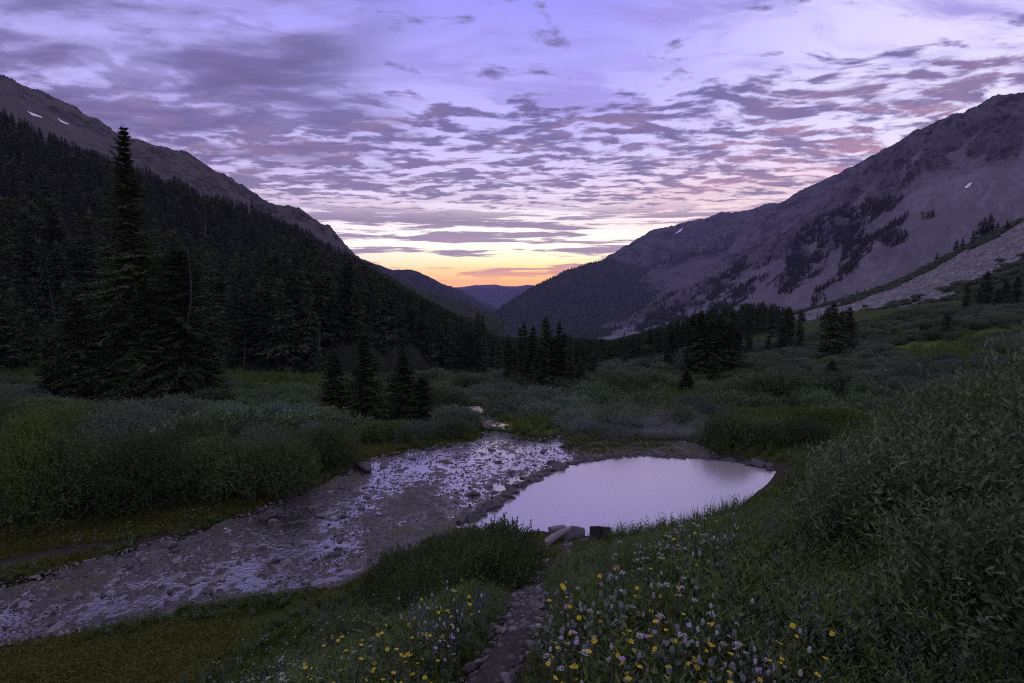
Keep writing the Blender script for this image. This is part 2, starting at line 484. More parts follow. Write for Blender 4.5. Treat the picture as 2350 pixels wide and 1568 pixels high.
# ------------------------------------------------------------------ materials of the land
def rock_mat(name, dark, light, scree_c, veg_c, scale, bump=1.0, blocks=0.0):
    """Mountain rock: cliff, scree and thin turf told apart by the mesh's own zone values."""
    m, t = new_mat(name)
    p = t.pos()
    n1 = t.noise(p, 0.06 * scale, 8.0, 0.62)
    n2 = t.noise(p, 0.5 * scale, 6.0, 0.7)
    n3 = t.noise(p, 0.018 * scale, 4.0, 0.55)
    stk = t.attr('streak')
    nv = t.noise(t.vm('MULTIPLY', p, (1.0, 1.0, 0.4)), 0.16 * scale, 7.0, 0.68)
    cliff = t.mix(t.sstep(t.add(t.mul(nv, 0.65), t.mul(n2, 0.35)), 0.40, 0.62), dark, light)
    fw = t.vm('ADD', p, t.vm('SCALE', t.noise(p, 0.05 * scale, 4.0, 0.6, 0.0, 1), 22.0 / scale))
    fs_ = t.n('ShaderNodeSeparateColor'); t.link(t.voro(t.vm('MULTIPLY', fw, (1.0, 1.0, 1.7)), 0.085 * scale, 'F1', 'Color'), fs_.inputs[0])
    cliff = t.mix(t.mul(t.sstep(fs_.outputs[0], 0.3, 0.9), 0.55), cliff, light)
    cliff = t.mix(t.mul(t.sstep(fs_.outputs[1], 0.55, 0.9), 0.6), cliff, dark)
    sc = t.mix(t.sstep(n2, 0.35, 0.65), tuple(v * 0.72 for v in scree_c[:3]) + (1,), tuple(min(1, v * 1.22) for v in scree_c[:3]) + (1,))
    sc = t.mix(t.mul(t.sstep(n3, 0.4, 0.65), 0.45), sc, tuple(v * 0.6 for v in scree_c[:3]) + (1,))
    sc = t.mix(t.sstep(stk, 0.35, 0.75), tuple(v * 0.72 for v in scree_c[:3]) + (1,), sc)
    cliff = t.mix(t.mul(t.sstep(stk, 0.42, 0.72), 0.75), cliff, light)
    z = t.attr('scree')
    f = t.sstep(t.add(z, t.mul(t.sub(n1, 0.5), 0.7)), 0.4, 0.6)
    col = t.mix(f, cliff, sc)
    vg = t.attr('veg')
    fv = t.sstep(t.add(vg, t.mul(t.sub(n2, 0.5), 0.9)), 0.45, 0.6)
    vc = t.mix(n2, tuple(v * 0.6 for v in veg_c[:3]) + (1,), tuple(v * 1.4 for v in veg_c[:3]) + (1,))
    col = t.mix(fv, col, vc)
    hgt_ = t.add(t.mul(t.add(n1, nv), 0.6), t.mul(n2, 0.35))
    if blocks > 0:
        v = t.voro(p, blocks, 'F1', 'Distance')
        vc2 = t.voro(p, blocks, 'F1', 'Color')
        hgt_ = t.add(hgt_, t.mul(v, -0.5))
        sep = t.n('ShaderNodeSeparateColor'); t.link(vc2, sep.inputs[0])
        col = t.mix(t.mul(t.mul(f, t.sub(1.0, fv)), 0.6), col, t.mix(sep.outputs[0], tuple(v_ * 0.35 for v_ in scree_c[:3]) + (1,), tuple(min(1, v_ * 1.75) for v_ in scree_c[:3]) + (1,)))
    nb = t.bump(hgt_, 0.9, 9.0 * bump)
    principled(t, col, 0.9, nb, 0.2)
    return m

M_rock_l = rock_mat('rock_left', (0.022, 0.020, 0.019, 1), (0.15, 0.135, 0.125, 1), (0.15, 0.135, 0.12, 1), (0.030, 0.038, 0.016, 1), 0.7, 1.6)
M_rock_r = rock_mat('rock_right', (0.014, 0.013, 0.015, 1), (0.135, 0.118, 0.130, 1), (0.215, 0.197, 0.222, 1), (0.03, 0.036, 0.018, 1), 0.45)
M_rock_far = rock_mat('rock_far', (0.025, 0.022, 0.025, 1), (0.11, 0.10, 0.10, 1), (0.13, 0.118, 0.12, 1), (0.02, 0.025, 0.015, 1), 0.22, 2.0)
M_talus = rock_mat('talus', (0.05, 0.046, 0.046, 1), (0.2, 0.19, 0.19, 1), (0.27, 0.255, 0.255, 1), (0.03, 0.038, 0.02, 1), 1.6, 0.25, 0.42)

m, t = new_mat('far_forest')
n = t.noise(t.pos(), 0.05, 6, 0.6)
principled(t, t.mix(n, (0.014, 0.018, 0.012, 1), (0.040, 0.046, 0.030, 1)), 0.95, t.bump(n, 0.6, 12.0), 0.1)
M_farforest = m

m, t = new_mat('meadow_soil')
p = t.pos()
n1 = t.noise(p, 0.55, 6, 0.6); n2 = t.noise(p, 9.0, 5, 0.65); n3 = t.noise(p, 45.0, 3, 0.6)
grass = t.mix(n1, (0.030, 0.048, 0.010, 1), (0.080, 0.105, 0.020, 1))
grass = t.mix(t.mul(n2, 0.6), grass, (0.022, 0.024, 0.012, 1))
soil = t.mix(n2, (0.030, 0.024, 0.019, 1), (0.085, 0.068, 0.055, 1))
fs = t.sstep(t.add(t.attr('bare'), t.mul(t.sub(n2, 0.5), 0.5)), 0.4, 0.6)
lush = t.mix(n2, (0.055, 0.085, 0.012, 1), (0.12, 0.16, 0.025, 1))
grass = t.mix(t.mul(t.attr('lush'), t.sstep(n1, 0.25, 0.55)), grass, lush)
principled(t, t.mix(fs, grass, soil), 0.95, t.bump(t.add(n2, t.mul(n3, 0.5)), 0.7, 0.06), 0.05)
M_ground = m

m, t = new_mat('wet_gravel')
p = t.pos()
n1 = t.noise(p, 1.1, 5, 0.6); n2 = t.noise(p, 14.0, 5, 0.7)
v = t.voro(t.vm('ADD', p, t.vm('SCALE', t.n('ShaderNodeTexNoise').outputs['Color'], 0.0)), 26.0, 'F1', 'Color')
vd = t.voro(p, 26.0, 'F1', 'Distance')
sep = t.n('ShaderNodeSeparateColor'); t.link(v, sep.inputs[0])
col = t.mix(sep.outputs[0], (0.022, 0.019, 0.017, 1), (0.16, 0.145, 0.13, 1))
col = t.mix(t.sstep(n1, 0.5, 0.68), col, (0.045, 0.047, 0.02, 1))
col = t.mix(t.mul(n2, 0.45), col, (0.025, 0.02, 0.018, 1))
col = t.mix(t.sstep(t.add(t.attr('moss'), t.mul(t.sub(n2, 0.5), 0.8)), 0.4, 0.65), col, t.mix(n2, (0.030, 0.034, 0.012, 1), (0.105, 0.105, 0.040, 1)))
rg = t.mixf(t.sstep(t.attr('wet'), 0.3, 0.7), 0.85, 0.16)
principled(t, col, rg, t.bump(t.add(t.mul(vd, -1.2), t.mul(n2, 0.8)), 0.9, 0.03), 0.9)
M_gravel = m

m, t = new_mat('trail_dirt')
p = t.pos()
n2 = t.noise(p, 18.0, 6, 0.7)
pw_ = t.vm('ADD', p, t.vm('SCALE', t.noise(p, 6.0, 3, 0.6, 0.0, 1), 0.15))
v = t.voro(pw_, 30.0, 'F1', 'Color'); vd = t.voro(pw_, 30.0, 'F1', 'Distance')
sep = t.n('ShaderNodeSeparateColor'); t.link(v, sep.inputs[0])
col = t.mix(n2, (0.022, 0.018, 0.016, 1), (0.088, 0.074, 0.066, 1))
col = t.mix(t.mul(t.sstep(sep.outputs[1], 0.75, 0.95), t.sstep(n2, 0.5, 0.6)), col, (0.2, 0.175, 0.17, 1))
principled(t, col, 0.9, t.bump(t.add(t.mul(vd, -0.8), n2), 0.8, 0.03), 0.2)
M_path = m

def water_mat(name, body, rough, bscale, bstr, refl):
    m, t = new_mat(name)
    p = t.pos()
    h = t.add(t.noise(t.vm('MULTIPLY', p, (1, 1, 1)), bscale, 4, 0.55), t.mul(t.noise(p, bscale * 3.7, 3, 0.5), 0.35))
    nb = t.bump(h, bstr, 0.02)
    n = t.noise(p, 0.5, 4, 0.6)
    df = t.n('ShaderNodeBsdfDiffuse'); t.put(df.inputs[0], t.mix(n, body, tuple(v * 0.78 for v in body[:3]) + (1,)))
    gl = t.n('ShaderNodeBsdfGlossy'); gl.inputs['Roughness'].default_value = rough
    gl.inputs['Color'].default_value = (0.93, 0.93, 0.95, 1)
    t.link(nb, gl.inputs['Normal'])
    lw = t.n('ShaderNodeLayerWeight'); lw.inputs[0].default_value = 0.35
    f = t.add(refl, t.mul(lw.outputs['Facing'], 0.30))
    mx = t.n('ShaderNodeMixShader'); t.put(mx.inputs[0], f)
    t.link(df.outputs[0], mx.inputs[1]); t.link(gl.outputs[0], mx.inputs[2])
    o = t.n('ShaderNodeOutputMaterial'); t.link(mx.outputs[0], o.inputs[0])
    return m
M_pool = water_mat('milky_spring_water', (0.42, 0.39, 0.36, 1), 0.20, 2.2, 0.10, 0.24)
M_stream = water_mat('stream_water', (0.05, 0.046, 0.042, 1), 0.14, 9.0, 0.6, 0.38)
m, t = new_mat('snow')
principled(t, (0.8, 0.8, 0.82, 1), 0.7, None, 0.3)
M_snow = m
m, t = new_mat('boulder_rock')
p = t.n('ShaderNodeTexCoord').outputs['Object']
oi = t.n('ShaderNodeObjectInfo')
pp = t.vm('ADD', p, t.vm('SCALE', t.vec(oi.outputs['Random'], oi.outputs['Random'], 0.3), 40.0))
n1 = t.noise(pp, 2.2, 6, 0.65); n2 = t.noise(pp, 14.0, 5, 0.7)
col = t.mix(n1, (0.045, 0.040, 0.040, 1), (0.17, 0.155, 0.155, 1))
col = t.mix(t.sstep(n2, 0.55, 0.72), col, (0.25, 0.235, 0.235, 1))
col = t.mix(oi.outputs['Random'], t.mix(0.65, col, (0.05, 0.045, 0.045, 1)), col)
principled(t, col, 0.62, t.bump(t.add(n1, t.mul(n2, 0.5)), 0.6, 0.08), 0.4)
M_boulder = m
m, t = new_mat('pale_stone')
p = t.n('ShaderNodeTexCoord').outputs['Object']
n1 = t.noise(p, 3.0, 6, 0.65); n2 = t.noise(p, 20.0, 5, 0.7)
principled(t, t.mix(n1, (0.13, 0.12, 0.12, 1), (0.34, 0.32, 0.32, 1)), 0.7, t.bump(t.add(n1, t.mul(n2, 0.5)), 0.6, 0.05), 0.35)
M_pale = m

# ------------------------------------------------------------------ the land
gx = np.sinh(np.linspace(-1, 1, 341) * math.asinh(300 / 9)) * 9
gx = gx[(gx > -262)]
gy = -12 + np.sinh(np.linspace(0, 1, 331) * math.asinh(500 / 11)) * 11
XX, YY = np.meshgrid(gx, gy)
ZZ = hgt(XX.ravel(), YY.ravel())
nx, ny = len(gx), len(gy)
idx = np.arange(nx * ny).reshape(ny, nx)
F = np.stack([idx[:-1, :-1], idx[:-1, 1:], idx[1:, 1:], idx[1:, :-1]], -1).reshape(-1, 4)
V = np.stack([XX.ravel(), YY.ravel(), ZZ], -1)
q = V[:, :2]
TRAIL2 = np.array([at_z(a, b, 0.2)[:2] for a, b in [(-200, 1345), (0, 1296), (130, 1270), (300, 1248), (430, 1222), (520, 1200), (600, 1170)]])
bare = np.zeros(len(q))
mk = (q[:, 1] > 0) & (q[:, 1] < 40) & (np.abs(q[:, 0]) < 30)
bare[mk] = np.maximum(1 - smooth01(seg_dist(q[mk], PATH), 0.13, 0.26), 0.8 * (1 - smooth01(seg_dist(q[mk], TRAIL2), 0.15, 0.45)))
bare[mk] = np.maximum(bare[mk], 0.9 * (1 - smooth01(sdist(q[mk], POOL), 0.2, 0.8)))
mud = np.array([at_z(a, b, .15)[:2] for a, b in [(-200, 1575), (0, 1530), (120, 1520), (260, 1530), (300, 1600), (-200, 1700)]])
bare = np.maximum(bare, np.where(mk, 0.75 * (1 - smooth01(sdist(q, mud), -.5, .4)), 0))
tr3 = np.array([ray_ground(a, b)[:2] for a, b in [(665, 1030), (655, 1010), (645, 1000), (660, 985), (690, 975)]])
bare[mk] = np.maximum(bare[mk], 1 - smooth01(seg_dist(q[mk], tr3), 0.2, 0.5))
DQ = project(V)
LUSH = ((2150, 806, 120, 24), (2290, 772, 60, 18), (600, 978, 60, 24), (640, 885, 110, 16), (1225, 980, 110, 20), (190, 600, 40, 60), (690, 705, 24, 40))
lush = np.zeros(len(q))
for (x, y, rx_, ry_) in LUSH:
    lush = np.maximum(lush, 1 - smooth01(((DQ[:, 0] - x) / rx_) ** 2 + ((DQ[:, 1] - y) / ry_) ** 2, 0.5, 1.3))
lush[V[:, 1] < 15] = 0
tag(obj('ground', mesh_np('ground', V, F, [M_ground], {'bare': bare, 'lush': lush}, True)), 'rough alpine meadow ground sloping down to the spring pool', kind='structure')

# broad valley floor reaching the horizon
tag(obj('valley_floor', mesh_np('valley_floor', [(-7500, 300, -160), (7500, 300, -160), (7500, 10300, -330), (-7500, 10300, -330)], [(0, 1, 2, 3)], [M_farforest])),
    'dark valley floor far below the mountains', kind='structure')

def poly_resample(pts, u):
    pts = np.asarray(pts, float)
    s = np.r_[0, np.cumsum(np.abs(np.diff(pts[:, 0])) + 1e-6)]; s /= s[-1]
    return np.stack([np.interp(u, s, pts[:, k]) for k in range(pts.shape[1])], -1)

MOUNTAINS = {}
def mountain(name, label, rows, cols, per, mat, amp, freq, zone, seed, ridge_jag=0.0, aniso=1.0):
    """Loft between contour lines given as (x, y, distance) in the photograph; row 0 is the foot, the last row the far side."""
    u = np.linspace(0, 1, cols)
    W = []
    for r in rows:
        a = poly_resample(r, u)
        v = pix_dir(a[:, :2])
        W.append(np.array([0, 0, CAMZ]) + v * (a[:, 2] / v[:, 1])[:, None])
    back = W[-1] * np.array([1.12, 1.0, 1.0]) + np.stack([np.zeros(cols), min(0.35 * W[-1][:, 1].mean(), 300.0) + 0 * W[-1][:, 1], -0.35 * np.maximum(W[-1][:, 2] + 40, 20)], -1)
    W.append(back)
    foot = W[0] - np.stack([np.zeros(cols), 0.06 * W[0][:, 1], 0.10 * W[0][:, 1] + 4], -1)
    W = np.array([foot] + W)
    per = (6,) + tuple(per)
    out, rr = [], []
    nR = len(W)
    for i in range(nR - 1):
        k = per[i]
        tt = np.linspace(0, 1, k, endpoint=(i == nR - 2))
        for s in tt:
            out.append(W[i] * (1 - s) + W[i + 1] * s); rr.append(i + s - 1)
    G = np.array(out); rr = np.array(rr)
    nr = len(G)
    # soften creases between lofted bands except along the crest
    crest = nR - 3
    S = G.copy()
    for _ in range(6):
        S[1:-1] = 0.25 * S[:-2] + 0.5 * S[1:-1] + 0.25 * S[2:]
        ci = int(np.argmin(np.abs(rr - crest))); S[ci] = G[ci]
    G = S
    du = np.gradient(G, axis=1); dv = np.gradient(G, axis=0)
    N = np.cross(du, dv); N /= np.linalg.norm(N, axis=-1, keepdims=True) + 1e-9
    N[N[..., 2] < 0] *= -1
    P = G.reshape(-1, 3)
    z = zone(np.repeat(u[None], nr, 0).ravel(), np.repeat(rr[:, None], cols, 1).ravel(), P)
    z['streak'] = 0.5 + 0.5 * np.clip(1.6 * fbm(np.stack([np.repeat(u[None], nr, 0).ravel() * cols * 0.11 + 2.5 * fbm(P * freq * 2.0, 4, seed=seed + 8), np.repeat(rr[:, None], cols, 1).ravel() * 5.0, np.full(nr * cols, seed * 0.1)], -1), 4, 0.6, seed=seed + 7), -1, 1)
    rough = np.clip(1.0 - 0.75 * z['scree'], 0.15, 1)
    q_ = P * freq
    if aniso != 1.0:   # gullies run down the slope
        q_ = np.stack([np.repeat(u[None], nr, 0).ravel() * np.ptp(G[..., 0]) * freq, P[:, 1] * freq / aniso, P[:, 2] * freq / aniso], -1)
    dsp = amp * (0.75 * fbm(q_, 6, 0.52, seed=seed, ridged=True) + 0.5 * fbm(P * freq * 3.1, 4, seed=seed + 9)) * rough
    edge = np.repeat(np.clip(np.abs(rr - crest) / 0.5, 0.0, 1.0)[:, None], cols, 1).ravel()
    D_ = N.reshape(-1, 3) * (dsp * (0.25 + 0.75 * edge))[:, None]
    P = P + D_
    jag = ridge_jag * fbm(np.stack([P[:, 0] * freq * 5, P[:, 1] * freq * 5, np.full(len(P), 1.5)], -1), 5, 0.6, seed=seed + 3) * (1 - edge)
    P[:, 2] += jag
    ii = np.arange(nr * cols).reshape(nr, cols)
    F = np.stack([ii[:-1, :-1], ii[:-1, 1:], ii[1:, 1:], ii[1:, :-1]], -1).reshape(-1, 4)
    o = obj(name, mesh_np(name, P, F, [mat], z, True))
    tag(o, label, kind='structure')
    MOUNTAINS[name] = dict(P=P.reshape(nr, cols, 3), rr=rr, u=u, zone=z, N=N)
    return o

def zl(u, r, P):
    n = fbm(P * 0.012, 4, seed=40)
    scree = smooth01(r + 0.35 * n, 2.1, 2.5) * (1 - smooth01(r + 0.5 * n, 3.0, 3.6)) * (1 - smooth01(u, 0.42, 0.55))
    D = project(P)
    veg = np.maximum(np.maximum(1 - smooth01(r, 1.9, 2.25), smooth01(D[:, 0], 790, 840)), 0.55 * smooth01(fbm(P * 0.008, 4, seed=44), 0.05, 0.3) * (1 - smooth01(u, .5, .62)))
    return {'scree': scree, 'veg': veg}
mountain('left_mountain', 'steep dark mountainside on the left with a bare rocky crest above the forest', [
    [(-500, 930, 45), (0, 905, 56), (300, 890, 72), (600, 872, 78), (800, 870, 92), (950, 855, 125), (1080, 830, 185), (1130, 800, 250)],
    [(-500, 600, 150), (0, 620, 150), (300, 660, 170), (600, 700, 200), (800, 740, 220), (950, 770, 240), (1080, 795, 262), (1140, 795, 300)],
    [(-500, 130, 330), (0, 300, 330), (200, 375, 390), (400, 440, 430), (600, 515, 480), (700, 555, 500), (850, 648, 480), (1000, 722, 400), (1100, 768, 330), (1150, 790, 330)],
    [(-500, 30, 520), (0, 235, 520), (250, 345, 560), (400, 395, 600), (600, 488, 640), (700, 518, 650), (800, 594, 640), (880, 645, 560), (1000, 715, 430), (1150, 788, 345)],
    [(-500, -30, 700), (0, 172, 700), (60, 198, 700), (95, 206, 705), (170, 247, 710), (260, 303, 720), (300, 319, 730), (370, 338, 740), (430, 352, 745), (500, 400, 750), (560, 432, 750),
     (625, 474, 750), (655, 480, 745), (685, 480, 740), (740, 517, 730), (752, 518, 725), (790, 576, 700), (870, 628, 640), (1000, 708, 440), (1150, 786, 352)]],
    460, (26, 34, 34, 60, 12), M_rock_l, 11.0, 0.016, zl, 101, 9.0)

PATCHES = [[(1800, 600), (1850, 520), (1900, 500), (1935, 480), (1950, 520), (1920, 560), (1890, 600), (1850, 625), (1810, 630)],
           [(1930, 480), (1980, 470), (2060, 440), (2075, 455), (2040, 490), (1990, 520), (1960, 560), (1935, 600), (1925, 560)],
           [(1925, 610), (1960, 575), (2000, 560), (1995, 600), (1960, 640), (1925, 645)], [(2020, 555), (2060, 535), (2085, 540), (2060, 570), (2030, 575)],
           [(1960, 560), (2030, 520), (2080, 500), (2085, 512), (2030, 545), (1980, 575)], [(1850, 690), (1900, 655), (1945, 640), (1920, 665), (1870, 705)],
           [(1560, 720), (1620, 660), (1680, 620), (1720, 600), (1700, 640), (1640, 690), (1600, 720)], [(1620, 720), (1690, 660), (1740, 640), (1720, 680), (1660, 725)],
           [(1450, 745), (1520, 715), (1600, 700), (1560, 740), (1480, 760)], [(1780, 650), (1800, 640), (1790, 665)], [(2110, 500), (2150, 490), (2140, 510)],
           [(1790, 640), (1850, 620), (1900, 590), (1890, 625), (1830, 665), (1785, 680)]]
def in_patches(P):
    D = project(P) + 16 * np.stack([fbm(P * .03, 3, seed=96), fbm(P * .03, 3, seed=97)], -1)
    k = np.zeros(len(D))
    for pl in PATCHES: k = np.maximum(k, inpoly(D, pl))
    return k
def zr(u, r, P):
    D = project(P)
    n = fbm(P * 0.006, 5, seed=50)
    scree = 1 - smooth01(r + 0.55 * n, 0.98, 1.3)
    scree = np.maximum(scree, smooth01(fbm(np.stack([u * 22 + 2.2 * n + 1.0 * r, r * 1.6 + n, u * 0], -1), 4, seed=51), -0.05, 0.25) * (1 - smooth01(r, 1.3, 1.75)) * 0.9)
    return {'scree': scree, 'veg': np.maximum(0.35 * smooth01(n, 0.1, 0.5) * (1 - smooth01(r, 1.2, 1.6)), 0.75 * in_patches(P) * smooth01(fbm(P * 0.035, 4, seed=52), -0.25, 0.2))}
mountain('right_mountain', 'big grey rocky mountain on the right with scree slopes below its cliffs', [
    [(1330, 800, 900), (1500, 800, 800), (1700, 800, 640), (1900, 800, 520), (2100, 780, 460), (2350, 720, 420), (2650, 670, 400), (2900, 650, 400)],
    [(1340, 784, 1300), (1500, 748, 1250), (1640, 716, 1150), (1760, 676, 1050), (1850, 632, 1000), (1960, 556, 950), (2050, 482, 900), (2100, 440, 880), (2200, 398, 850), (2350, 370, 800), (2600, 350, 750), (2900, 380, 700)],
    [(1335, 778, 1500), (1500, 712, 1500), (1640, 640, 1500), (1700, 600, 1480), (1760, 560, 1450), (1850, 492, 1400), (1910, 442, 1350), (1960, 407, 1300), (2000, 374, 1250), (2050, 338, 1200),
     (2095, 302, 1150), (2140, 281, 1100), (2190, 262, 1070), (2232, 245, 1050), (2290, 226, 1000), (2320, 219, 980), (2350, 219, 950), (2600, 205, 900), (2900, 260, 850)]],
    680, (90, 110, 12), M_rock_r, 40.0, 0.010, zr, 202, 9.0, 2.2)

def zb(u, r, P):
    n = fbm(P * 0.004, 5, seed=60)
    return {'scree': smooth01(n, 0.0, 0.3) * (1 - smooth01(r, 0.9, 1.6)), 'veg': 0.6 * smooth01(-n, 0.0, 0.3) * (1 - smooth01(r, 0.5, 1.0))}
mountain('shoulder_ridge', 'rocky shoulder ridge running up behind the right mountain', [
    [(1600, 760, 1700), (1800, 700, 1700), (2050, 600, 1650), (2400, 500, 1600)],
    [(1640, 640, 2000), (1800, 560, 1950), (2000, 440, 1900), (2400, 350, 1800)],
    [(1690, 540, 2200), (1740, 500, 2200), (1795, 467, 2200), (1820, 448, 2200), (1850, 433, 2150), (1900, 408, 2100), (1972, 376, 2050), (2000, 358, 2050), (2030, 343, 2000), (2082, 319, 1950), (2150, 284, 1900), (2400, 270, 1850)]],
    260, (30, 40, 8), M_rock_r, 26, 0.007, zb, 303, 10.0)

def za(u, r, P):
    n = fbm(P * 0.0035, 5, seed=70)
    low = 1 - smooth01(r, 0.7, 1.4)
    return {'scree': np.clip(smooth01(n, -0.1, 0.25) * (1 - smooth01(r, 1.0, 1.7)), 0, 1), 'veg': 0.85 * smooth01(-n, -0.05, 0.2) * low}
mountain('back_ridge', 'long bluish rocky ridge behind the forested shoulder', [
    [(1180, 780, 1800), (1400, 720, 1800), (1600, 700, 1750), (1900, 660, 1700)],
    [(1240, 720, 2300), (1420, 640, 2450), (1600, 590, 2500), (1800, 540, 2500)],
    [(1250, 690, 2500), (1330, 636, 2700), (1400, 588, 2800), (1440, 562, 2900), (1470, 545, 2950), (1500, 527, 3000), (1515, 524, 3000), (1560, 516, 3000), (1600, 506, 3000), (1622, 502, 3000), (1655, 489, 3000), (1668, 490, 3000), (1695, 486, 3000),
     (1740, 474, 3000), (1790, 466, 3000), (1850, 440, 3000), (1960, 410, 3000)]],
    300, (40, 44, 8), M_rock_far, 34, 0.005, za, 404, 16.0)

def zf(u, r, P): return {'scree': np.zeros(len(u)), 'veg': np.ones(len(u))}
mountain('forested_shoulder', 'dark forested mountain shoulder closing the valley on the right', [
    [(1060, 810, 900), (1200, 830, 950), (1400, 830, 1000), (1600, 820, 1050), (1750, 790, 1100)],
    [(1090, 778, 1400), (1200, 735, 1600), (1350, 700, 1800), (1550, 710, 1800), (1720, 735, 1700)],
    [(1095, 768, 1500), (1120, 740, 1700), (1160, 708, 1900), (1215, 669, 2100), (1260, 643, 2200), (1300, 622, 2300), (1350, 605, 2400), (1400, 593, 2500), (1450, 608, 2500), (1540, 640, 2400), (1640, 680, 2300), (1720, 715, 2200)]],
    260, (40, 40, 8), M_farforest, 16, 0.006, zf, 505, 5.0)
mountain('facing_ridge', 'blue hazy forested ridge closing the valley on the left', [
    [(700, 820, 1500), (900, 820, 1600), (1100, 810, 1800), (1250, 800, 2000)],
    [(740, 620, 2300), (900, 660, 2300), (1050, 715, 2400), (1200, 760, 2500)],
    [(700, 560, 2500), (800, 585, 2500), (870, 609, 2500), (900, 620, 2500), (938, 618, 2500), (960, 624, 2520), (1000, 644, 2550), (1060, 672, 2700), (1110, 697, 2800), (1150, 717, 2900), (1250, 765, 3000)]],
    220, (30, 34, 8), M_farforest, 22, 0.006, zf, 606, 5.0)
mountain('distant_hill', 'pale violet distant hill at the mouth of the valley', [
    [(950, 780, 4700), (1150, 780, 4700), (1500, 760, 4700)],
    [(1020, 745, 5500), (1110, 722, 5500), (1150, 704, 5500), (1190, 690, 5500), (1230, 676, 5500), (1300, 664, 5500), (1500, 650, 5500)]],
    140, (24, 8), M_farforest, 25, 0.0025, zf, 707, 5.0)
mountain('distant_plateau', 'violet flat topped plateau on the horizon', [
    [(700, 740, 6900), (1150, 740, 6900), (1600, 740, 6900)],
    [(700, 670, 7500), (1000, 669, 7500), (1080, 663, 7500), (1140, 662, 7500), (1190, 664, 7500), (1260, 668, 7500), (1600, 670, 7500)]],
    140, (16, 8), M_farforest, 30, 0.0016, zf, 808, 6.0)
mountain('horizon_mesa', 'faint far mesa on the horizon below the orange sky', [
    [(600, 700, 9300), (1150, 700, 9300), (1700, 700, 9300)],
    [(600, 662, 10000), (1000, 660, 10000), (1060, 659, 10000), (1100, 654, 10000), (1138, 652.5, 10000), (1152, 656, 10000), (1185, 657, 10000), (1210, 653.5, 10000), (1235, 657, 10000), (1400, 664, 10000), (1700, 668, 10000)]],
    140, (10, 8), M_farforest, 20, 0.0012, zf, 909, 4)

def zt(u, r, P):
    n = fbm(P * 0.05, 4, seed=80)
    n2 = fbm(np.stack([u * 9, r * 3.0, u * 0], -1), 4, seed=81)
    D = project(P)
    lowline = np.interp(D[:, 0], [1800, 1950, 2110, 2200, 2280, 2350, 2600], [774, 728, 700, 664, 632, 600, 510])
    topline = np.interp(D[:, 0], [1780, 1870, 1960, 2060, 2130, 2200, 2260, 2350, 2600], [742, 708, 685, 654, 620, 584, 553, 512, 432])
    veg = np.maximum(smooth01(D[:, 1] - lowline + 26 * n, -6, 8), 1 - smooth01(D[:, 1] - topline + 16 * n, -3, 6))
    veg = np.maximum(veg, 0.8 * smooth01(n2, 0.3, 0.42) * smooth01(D[:, 1] - lowline, -45, -20))
    return {'scree': np.ones(len(u)), 'veg': veg}
mountain('talus_slope', 'pale grey talus slope of loose blocks running down from the right', [
    [(1780, 790, 170), (1960, 752, 150), (2110, 728, 140), (2350, 712, 115), (2600, 690, 100), (2900, 680, 100)],
    [(1780, 765, 230), (1960, 722, 205), (2110, 694, 185), (2200, 657, 175), (2350, 592, 165), (2600, 500, 150), (2900, 450, 150)],
    [(1760, 746, 340), (1870, 704, 335), (1960, 679, 325), (2060, 646, 315), (2130, 609, 305), (2200, 574, 300), (2260, 543, 290), (2350, 500, 280), (2600, 420, 260), (2900, 350, 250)]],
    420, (30, 80, 10), M_talus, 1.6, 0.09, zt, 111, 1.0)

# ------------------------------------------------------------------ pool, stream, path
def sheet(poly, step, zf_, edge=0.0, seed=0):
    """Grid of square cells that fills a polygon."""
    poly = np.asarray(poly)
    lo, hi = poly.min(0) - 0.2, poly.max(0) + 0.2
    xs = np.arange(lo[0], hi[0], step); ys = np.arange(lo[1], hi[1], step)
    X, Y = np.meshgrid(xs, ys)
    q = np.stack([X.ravel(), Y.ravel()], -1)
    sd = sdist(q, poly)
    if edge: sd = sd + edge * fbm2(q[:, 0], q[:, 1], 1.6, 4, seed)
    ins = (sd < 0).reshape(X.shape)
    ii = np.arange(X.size).reshape(X.shape)
    ok = ins[:-1, :-1] & ins[:-1, 1:] & ins[1:, 1:] & ins[1:, :-1]
    F = np.stack([ii[:-1, :-1], ii[:-1, 1:], ii[1:, 1:], ii[1:, :-1]], -1)[ok]
    used = np.unique(F); rm = np.full(X.size, -1); rm[used] = np.arange(len(used))
    return q[used], sd[used], rm[F]

# hot spring pool
q, sd, F = sheet(POOL + 0.0, 0.12, None)
big = POOL + (POOL - POOL.mean(0)) * 0.03
q, sd, F = sheet(big, 0.11, None)
V = np.c_[q, np.zeros(len(q))]
tag(obj('pool_water', mesh_np('pool_water', V, F, [M_pool], None, True)), 'still milky lavender water of the hot spring pool', kind='structure')

BEACH = np.array([at_z(a, b, 0)[:2] for a, b in [(865, 1135), (930, 1112), (1010, 1108), (1075, 1140), (1075, 1190), (1050, 1225), (960, 1275), (880, 1315), (830, 1330), (850, 1250), (830, 1190)]])
SC_ = STREAM.mean(0)
q, sd, F = sheet(STREAM, 0.05, None, 0.30, 31)
hs = h_smooth(q[:, 0], q[:, 1]) + 0.05
bsd = sdist(q, BEACH)
isl = fbm2(q[:, 0], q[:, 1], 0.55, 4, 61)
wx, wy = 0.25 * fbm2(q[:, 0], q[:, 1], 0.9, 3, 67), 0.25 * fbm2(q[:, 0], q[:, 1], 0.9, 3, 68)
rel = 0.030 * fbm2(q[:, 0], q[:, 1], 1.3, 3, 62) + 0.034 * fbm2(q[:, 0] + wx, q[:, 1] + wy, 3.4, 5, 63, gain=0.7, ridged=True) + 0.040 * fbm2(q[:, 0] + wx, q[:, 1] + wy, 7.0, 2, 64)
